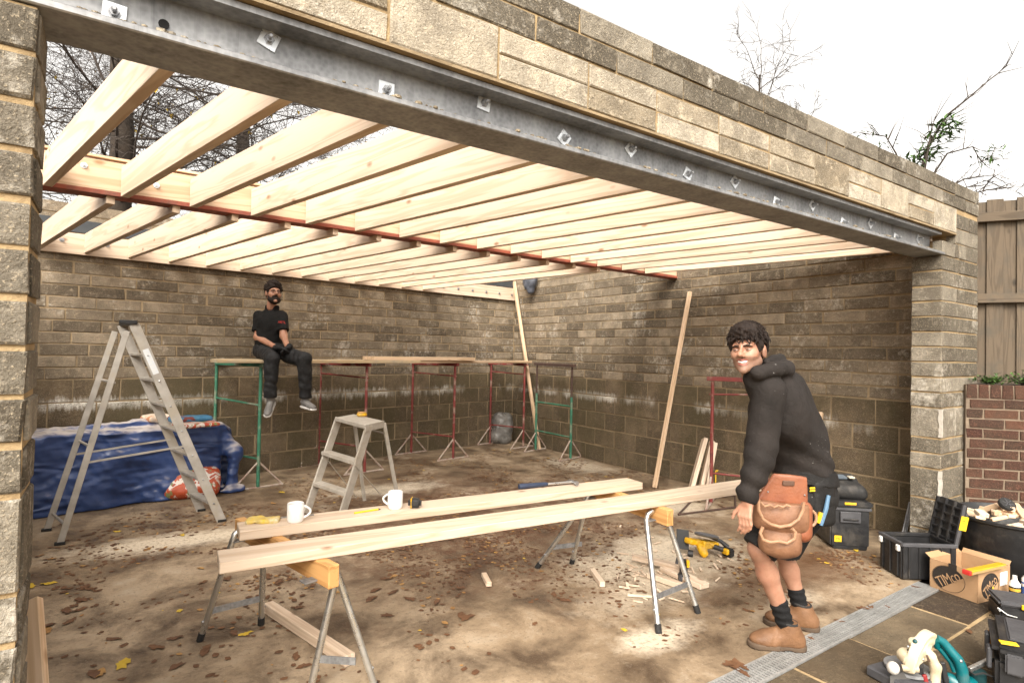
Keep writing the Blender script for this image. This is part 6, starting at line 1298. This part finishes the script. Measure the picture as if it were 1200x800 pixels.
    def flap(P):
        q = (P - A3(c1)) @ RP; q[:, 0] = (q[:, 0] - .02 * q[:, 2] / .075) / (1 - .22 * np.clip(q[:, 2] / .075, -1, 1)); return .85 * rbox(q, (0, 0, 0), (.112, .012, .078), .011) + .004 * wob(P, 30, 2) + .10 * np.maximum(0, (P - A3(c1)) @ A3(xa)) ** 2 * 3
    ex = Vector((.24, .24, .24)); sdf_mesh(flap, c1 - ex, c1 + ex, .006, 'leather_flap', LEATHERR, bt)
    def pock(P): d = smin(.02, rbox(P, c2, (.135, .034, .08), .03, RP), ell(P, c2 - UP * .02, (.13, .055, .085), RP)); return np.maximum(d, (P - A3(M_(915, 588, po))) @ A3(za)) + .006 * crease(P, 18, 3)
    sdf_mesh(pock, c2 - ex, c2 + ex, .006, 'upper_pocket', LEATHER, bt)
    def pock2(P): d = smin(.02, rbox(P, c3, (.10, .045, .075), .035, RP), ell(P, c3 - UP * .02, (.10, .066, .075), RP)); return np.maximum(d, (P - A3(M_(914, 619, po))) @ A3(za)) + .005 * crease(P, 18, 5)
    sdf_mesh(pock2, c3 - ex, c3 + ex, .006, 'lower_pocket', LEATHER, bt)
    c4_ = M_(940, 617, po + .01); sdf_mesh(lambda P: smin(.02, cone(P, M_(941, 596, po), M_(940, 624, po - .01), .045, .048)) + .004 * wob(P, 30, 7), c4_ - ex, c4_ + ex, .006, 'side_pocket', LEATHERR, bt)
    arc = lambda us, o, r: MB().tube([M_(u, v, po + o) for u, v in us], r, 8)
    arc([(889, 585), (889, 597), (894, 608), (903, 614), (914, 617), (926, 615), (936, 608), (941, 597), (942, 588)], -.088, .0085).build('piping', PIPING, bt, smooth=True)
    arc([(894, 617), (891, 624), (894, 632), (902, 635), (912, 634), (922, 636), (931, 631), (932, 623), (928, 619)], -.102, .0085).build('piping', PIPING, bt, smooth=True)
    arc([(891, 588), (896, 593), (902, 591), (907, 594), (912, 592), (917, 594), (922, 591), (926, 593)], -.072, .006).build('scalloped_edge', PIPING, bt, smooth=True)
    lp = [M_(950 + 6.5 * math.cos(a), 607 + 9 * math.sin(a), po + .0) for a in [k * math.pi / 8 for k in range(17)]]; MB().tube(lp, .008, 8).build('hammer_loop', PIPING, bt, smooth=True)
    m = MB(); m.box(M_(924, 566, po - .018), (.06, .006, .026), Matrix((xa, ya, za)).transposed()); m.build('stamped_badge', simple('leather_stamp', (.10, .05, .03), rough=.6), bt, bevel=.008)
    for u, v in ((900, 576), (943, 580), (901, 592), (940, 590)): MB().sphere(M_(u, v, po - .022), .005, 8, 5).build('rivet', BOLT, bt)
    # black nail pouch behind it
    c5 = M_(960, 588, -.13); xb = (RT * .9 + FW * .25).normalized(); RB = np.array((xb, UP.cross(xb), UP)).T
    sdf_mesh(lambda P: smin(.02, rbox(P, c5, (.075, .05, .125), .03, RB)) + .006 * crease(P, 16, 9), c5 - ex, c5 + ex, .007, 'black_pouch', BELT, bt)
    c6 = M_(953.5, 573, -.185); m = MB(); m.box(c6, (.05, .003, .022), Matrix((xb, UP.cross(xb), UP)).transposed()); pl_ = m.build('pouch_label', YELLOWL, bt); text_on('DEWALT', .014, INK, bt, c6 - UP.cross(xb) * .0022, xb)
    MB().tube([M_(962, 615, -.2), M_(968, 596, -.2), M_(971, 580, -.19)], [.010, .012, .010], 8).build('tool_handle', simple('blue_tool', (.10, .2, .32), rough=.4), bt, smooth=True); MB().bar(M_(958, 612, -.2), M_(962, 600, -.2), .012, .02).build('yellow_tool', YELLOW, bt)
    # socks and boots
    for an, ca, toe, heel, k in ((an_n, ca_n, PZ(888, 757), PZ(945, 762), 0), (an_f, ca_f, PZ(918, 733), PZ(961, 740), 1)):
        toe = Vector((toe.x, toe.y, 0)); heel = Vector((heel.x, heel.y, 0)); d = (toe - heel).normalized(); toe = heel + d * .30; s_ = d.cross(UP); n0 = an.lerp(ca, .42)
        sdf_mesh(lambda P: cone(P, n0, an - UP * .03, .047, .043) + .003 * np.sin(P[:, 2] * 160) + .002 * wob(P, 40, 3), an - Vector((.2, .2, .2)), an + Vector((.2, .2, .25)), .006, 'sock', SOCK, t)
        an2 = Vector((an.x, an.y, 0)); ank = heel + d * .085 + UP * .12
        def bootf(P):
            q = np.stack([(P - A3(heel)) @ A3(d), (P - A3(heel)) @ A3(s_), P[:, 2]], 1); w = smin(.03, cone(q, (.07, 0, .075), (.098, 0, .14), .050, .052), cone(q, (.09, 0, .085), (.20, 0, .056), .048, .040), ell(q, (.23, .0, .046), (.068, .049, .036)), cone(q, (.05, 0, .045), (.2, 0, .04), .044, .046))
            w = np.maximum(w, .028 - q[:, 2]); w = np.maximum(w, (q[:, 2] - .150) - .12 * (q[:, 0] - .08)); return w + .004 * crease(P, 24, 5 + k) + .0025 * np.sin(q[:, 0] * 120 + q[:, 2] * 80) * np.exp(-((q[:, 0] - .17) / .03) ** 2)
        bo = sdf_mesh(bootf, heel - Vector((.35, .35, 0)), heel + Vector((.35, .35, .24)), .006, 'boot', BOOTM, t)
        def solef(P): q = np.stack([(P - A3(heel)) @ A3(d), (P - A3(heel)) @ A3(s_), P[:, 2]], 1); w = np.where(q[:, 0] > .15, .050, .043); e = np.sqrt(np.maximum(0, np.abs(q[:, 0] - .15) - .105) ** 2 + q[:, 1] ** 2) - w - .003; return np.maximum(np.maximum(e, q[:, 2] - .034), .003 - q[:, 2] + .008 * ((q[:, 0] > .085) & (q[:, 0] < .125)))
        sdf_mesh(solef, heel - Vector((.35, .35, 0)), heel + Vector((.35, .35, .06)), .006, 'sole', SOLE, bo, 1)
        for j in range(4):
            x = .115 + .025 * j; z = .128 - .0125 * j; MB().tube([heel + d * x + s_ * .032 + UP * (z - .012), heel + d * (x + .008) + UP * (z + .004), heel + d * x - s_ * .032 + UP * (z - .012)], .004, 6).build('lace', INK, bo)
        cp = [heel + d * (.099 + .05 * math.cos(a)) + s_ * .05 * math.sin(a) + UP * (.150 + .0065 * math.cos(a)) for a in [q_ * math.pi / 8 for q_ in range(17)]]; MB().tube(cp, .007, 7).build('collar', CANVAS, bo, smooth=True)
standing_man()
def seated_man():
    D0 = dep(onb(-4.22, .82)); ZB = TH + .0235 + .036
    M_ = lambda u, v, o=0.0: PD(u, v, D0 + o)
    pel = M_(315, 411, .04); pel.z = ZB + .105
    t = thing('person', 'bearded man with glasses in black polo shirt sitting on the scaffold boards', 'person', (pel.x, pel.y, ZB))
    HO = M_(320.5, 344, -.06); Lh, W, face, hairf = head_funcs(HO, -.68, .16, -.05, 1.0)
    neck, chest, waist = M_(319, 361, 0), M_(316.5, 379, 0), M_(315.5, 398, .03)
    sR, sL = M_(304, 371, .02), M_(330, 371, -.02); eR, eL = M_(302, 395, -.06), M_(332.5, 394, -.10); wR, wL = M_(325, 408, -.30), M_(337.5, 408, -.32)
    hR, hL = M_(309, 411, -.02), M_(322, 411, -.04); kR, kL = M_(318.5, 420, -.40), M_(357, 421, -.40); aR, aL = M_(316.5, 465, -.36), M_(358, 465, -.34)
    hR.z = hL.z = ZB + .095
    hc = []; hand(wR, M_(333, 410.5, -.36), M_(339, 413, -.36), UP * .6 - FW, -FW + UP * .5, hc); hand(wL, M_(334, 412, -.35), M_(329, 415, -.38), UP * .6 - FW, -FW + UP * .4, hc)
    skel = [(neck, chest, .05, .10), (chest, waist, .11, .10), (waist, pel, .10, .105), (chest, sR, .08, .048), (chest, sL, .08, .048), (sR, eR, .048, .040), (eR, wR, .040, .026), (sL, eL, .048, .040), (eL, wL, .04, .026), (pel, hR, .1, .075), (pel, hL, .1, .075), (hR, kR, .075, .055), (hL, kL, .075, .055), (kR, aR, .052, .037), (kL, aL, .052, .037)]
    def body(P):
        d = None
        for a, b_, ra, rb in skel: e = cone(P, a, b_, ra, rb); d = e if d is None else smin(.03, d, e)
        for a, b_, ra, rb in hc: d = np.minimum(d, cone(P, a, b_, ra, rb))
        return smin(.012, d, face(P))
    c0 = M_(330, 405, -.15); lo = c0 - Vector((.75, .75, .75)); hi = c0 + Vector((.75, .75, .8))
    def mf(c): q = Lh(c); r = np.zeros(len(c)); near = np.linalg.norm(q, axis=1) < .17; r[near & (np.abs(q[:, 0]) < .026) & (q[:, 2] < -.048) & (q[:, 2] > -.075) & (q[:, 1] > .084)] = 2; return r
    bd = sdf_mesh(body, lo, hi, .0065, 'body', [SKIN, STUB, LIPS], t, 1, mf); eyes(W, bd)
    bx = lambda c, r: (Vector(c) - Vector((r, r, r)), Vector(c) + Vector((r, r, r)))
    sdf_mesh(lambda P: smin(.02, hairf(P, 9, .016), ell(Lh(P), (-.055, -.02, .06), (.045, .05, .04))), *bx(HO, .2), .006, 'hair', HAIR, t, 1)
    m = MB(); rr = random.Random(7)
    for _ in range(200):
        a, e = rr.uniform(0, 6.28), rr.uniform(0, 1.45); d = Vector((math.cos(a) * math.cos(e), math.sin(a) * math.cos(e), math.sin(e))); x, y, z = d.x * .084, -.018 + d.y * .108, .046 + d.z * .11
        if z < float(np.interp(y, [-.12, -.058, -.046, .04, .05, .09], [-.05, -.045, .05, .05, .055, .07])): continue
        q0 = W(x, y, z); nn = (q0 - HO).normalized(); tg = Vector((rr.uniform(-1, 1), rr.uniform(-1, 1), rr.uniform(-.5, 1))); tg = (tg - nn * tg.dot(nn)).normalized(); L = rr.uniform(.02, .045)
        m.tube([q0 - nn * .004, q0 + tg * L * .5 + nn * .012, q0 + tg * L + nn * .002], [.005, .006, .001], 5)
    m.build('curls', HAIR, t, smooth=True)
    def beard(P):
        q = Lh(P); m = q.copy(); m[:, 0] = np.abs(m[:, 0]); d = smin(.02, ell(q, (0, .035, -.082), (.062, .058, .054)), cone(m, (.064, .01, -.02), (.05, .04, -.08), .012, .024), cone(m, (0, .098, -.042), (.026, .084, -.055), .007, .006))
        d = smax(.006, d, -(ell(q, (0, .105, -.062), (.019, .018, .004)))); d = smax(.01, d, q[:, 2] + .038 + .0 * m[:, 0] - .35 * np.maximum(0, m[:, 0] - .045)); return smax(.01, d, -.02 - q[:, 1]) + .004 * wob(q, 90, 3)
    sdf_mesh(beard, *bx(W(0, .03, -.07), .14), .005, 'beard', HAIR, t, 1)
    gt = MB()
    for sx in (-1, 1): gt.tube([W(.031 * sx + .023 * math.cos(a), .108 - .010 * abs(math.cos(a)) * (1 if math.cos(a) * sx > 0 else 0), .0 + .017 * math.sin(a)) for a in [k * math.pi / 6 for k in range(13)]], .0022, 5); gt.tube([W(.054 * sx, .098, .004), W(.084 * sx, .0, .006)], .0022, 5)
    gt.tube([W(-.008, .108, .004), W(.008, .108, .004)], .0022, 5); gt.build('glasses', INK, t)
    def polo(P):
        d = smin(.06, ell(P, chest, (.15, .11, .165), RfA), cone(P, chest, waist, .135, .14), cone(P, waist, pel, .14, .145)); d = smin(.03, d, cone(P, neck - UP * .02, chest, .07, .12))
        sl = smin(.02, cone(P, sR, sR.lerp(eR, .72), .066, .064)); sr = cone(P, sL, sL.lerp(eL, .72), .066, .064)
        for s_, e_, a_ in ((sR, eR, 0), (sL, eL, 1)):
            cc = (e_ - s_).normalized(); q = s_.lerp(e_, .70)
            if a_ == 0: sl = np.maximum(sl, (P - A3(q)) @ A3(cc))
            else: sr = np.maximum(sr, (P - A3(q)) @ A3(cc))
        d = smin(.03, d, sl); d = smin(.03, d, sr); d = d + .009 * crease(P, 13, 4) + .006 * crease(P, 28, 7)
        nk = smin(.01, np.linalg.norm((P - A3(neck + UP * .01 - FW * .02)), axis=1) - .06, cone(P, neck - FW * .09 + UP * .02, neck - FW * .15 - UP * .085, .05, .012)); d = smax(.008, d, -nk); return np.maximum(d, ZB + .03 - P[:, 2])
    sdf_mesh(polo, lo, hi, .0085, 'polo_shirt', POLO, t, 1)
    def collar(P): d = np.abs(np.linalg.norm((P - A3(neck + UP * .0))[:, :3] @ np.diag([1, 1, .8]), axis=1) - .074) - .006; return np.maximum(np.maximum(d, np.abs(P[:, 2] - neck.z - .005) - .026), -(cone(P, neck - FW * .1 - UP * .08, neck - FW * .1 + UP * .06, .022, .075)))
    sdf_mesh(collar, *bx(neck, .14), .005, 'collar', POLO, t, 1)
    def trous(P):
        d = smin(.05, ell(P, pel, (.175, .16, .11), RfA), cone(P, pel, hR, .115, .095), cone(P, pel, hL, .115, .095)); d = smin(.03, d, cone(P, hR, kR, .095, .076)); d = smin(.03, d, cone(P, hL, kL, .095, .076)); d = smin(.02, d, cone(P, kR, aR, .074, .062)); d = smin(.02, d, cone(P, kL, aL, .074, .062))
        w1 = .0035 * np.sin(P[:, 2] * 62 + 5 * wob(P, 14, 8) + 20 * (P @ A3(RT))) * np.clip((ZB - P[:, 2]) * 4, 0, 1); d = d + .012 * crease(P, 15, 8) + .007 * crease(P, 32, 3) + w1; d = np.maximum(d, aR.z - .01 - P[:, 2])
        back = (P - A3(pel)) @ A3(-FW) + .0; return np.where((back < .20), np.maximum(d, ZB + .001 - P[:, 2]), d)
    sdf_mesh(trous, lo, hi, .0085, 'work_trousers', TROUS, t, 1)
    for k, (wr, kn, tp) in enumerate(((wR, M_(333, 410.5, -.36), M_(339, 413, -.36)), (wL, M_(334, 412, -.35), M_(329, 415, -.38)))):
        cs = []; hand(wr, kn, tp, UP * .6 - FW, -FW + UP * (.5 - .1 * k), cs); cs = [(a, b_, ra + .004, rb + .004) for a, b_, ra, rb in cs] + [(wr + (wr - kn).normalized() * .03, wr, .036, .036)]
        def glove(P):
            d = None
            for a, b_, ra, rb in cs: e = cone(P, a, b_, ra, rb); d = e if d is None else smin(.006, d, e)
            return d
        sdf_mesh(glove, *bx(kn, .17), .006, 'glove', GLOVE, t, 1)
    for k, (an, tv) in enumerate(((aR, (RT * .05 - FW * .75 - UP * .62)), (aL, (RT * .80 - FW * .60 - UP * .10)))):
        d = Vector(tv).normalized(); an = an - UP * .03; s_ = d.cross(UP).normalized(); u = s_.cross(d).normalized()
        def shoe(P):
            q = np.stack([(P - A3(an)) @ A3(d), (P - A3(an)) @ A3(s_), (P - A3(an)) @ A3(u)], 1); w = smin(.025, cone(q, (-.02, 0, -.02), (-.01, 0, .03), .038, .040), cone(q, (-.01, 0, -.03), (.10, 0, -.055), .038, .034), ell(q, (.13, 0, -.06), (.06, .042, .028))); return np.maximum(w, -.078 - q[:, 2]) + .003 * crease(P, 30, 2)
        so_ = sdf_mesh(shoe, *bx(an + d * .06, .24), .007, 'shoe', SHOEG, t, 1)
        def sole(P): q = np.stack([(P - A3(an)) @ A3(d), (P - A3(an)) @ A3(s_), (P - A3(an)) @ A3(u)], 1); e = np.sqrt(np.maximum(0, np.abs(q[:, 0] - .065) - .085) ** 2 + q[:, 1] ** 2) - .043; return np.maximum(e, np.abs(q[:, 2] + .083) - .011)
        sdf_mesh(sole, *bx(an + d * .06, .24), .007, 'shoe_sole', SHOEW, so_, 1)
    c = M_(330.2, 377.6, -.135); xl = (RT * .97 - FW * -.22).normalized(); text_on('ARTL', .036, REDP, t, c, xl, rot=-.05, name='chest_logo')
seated_man()
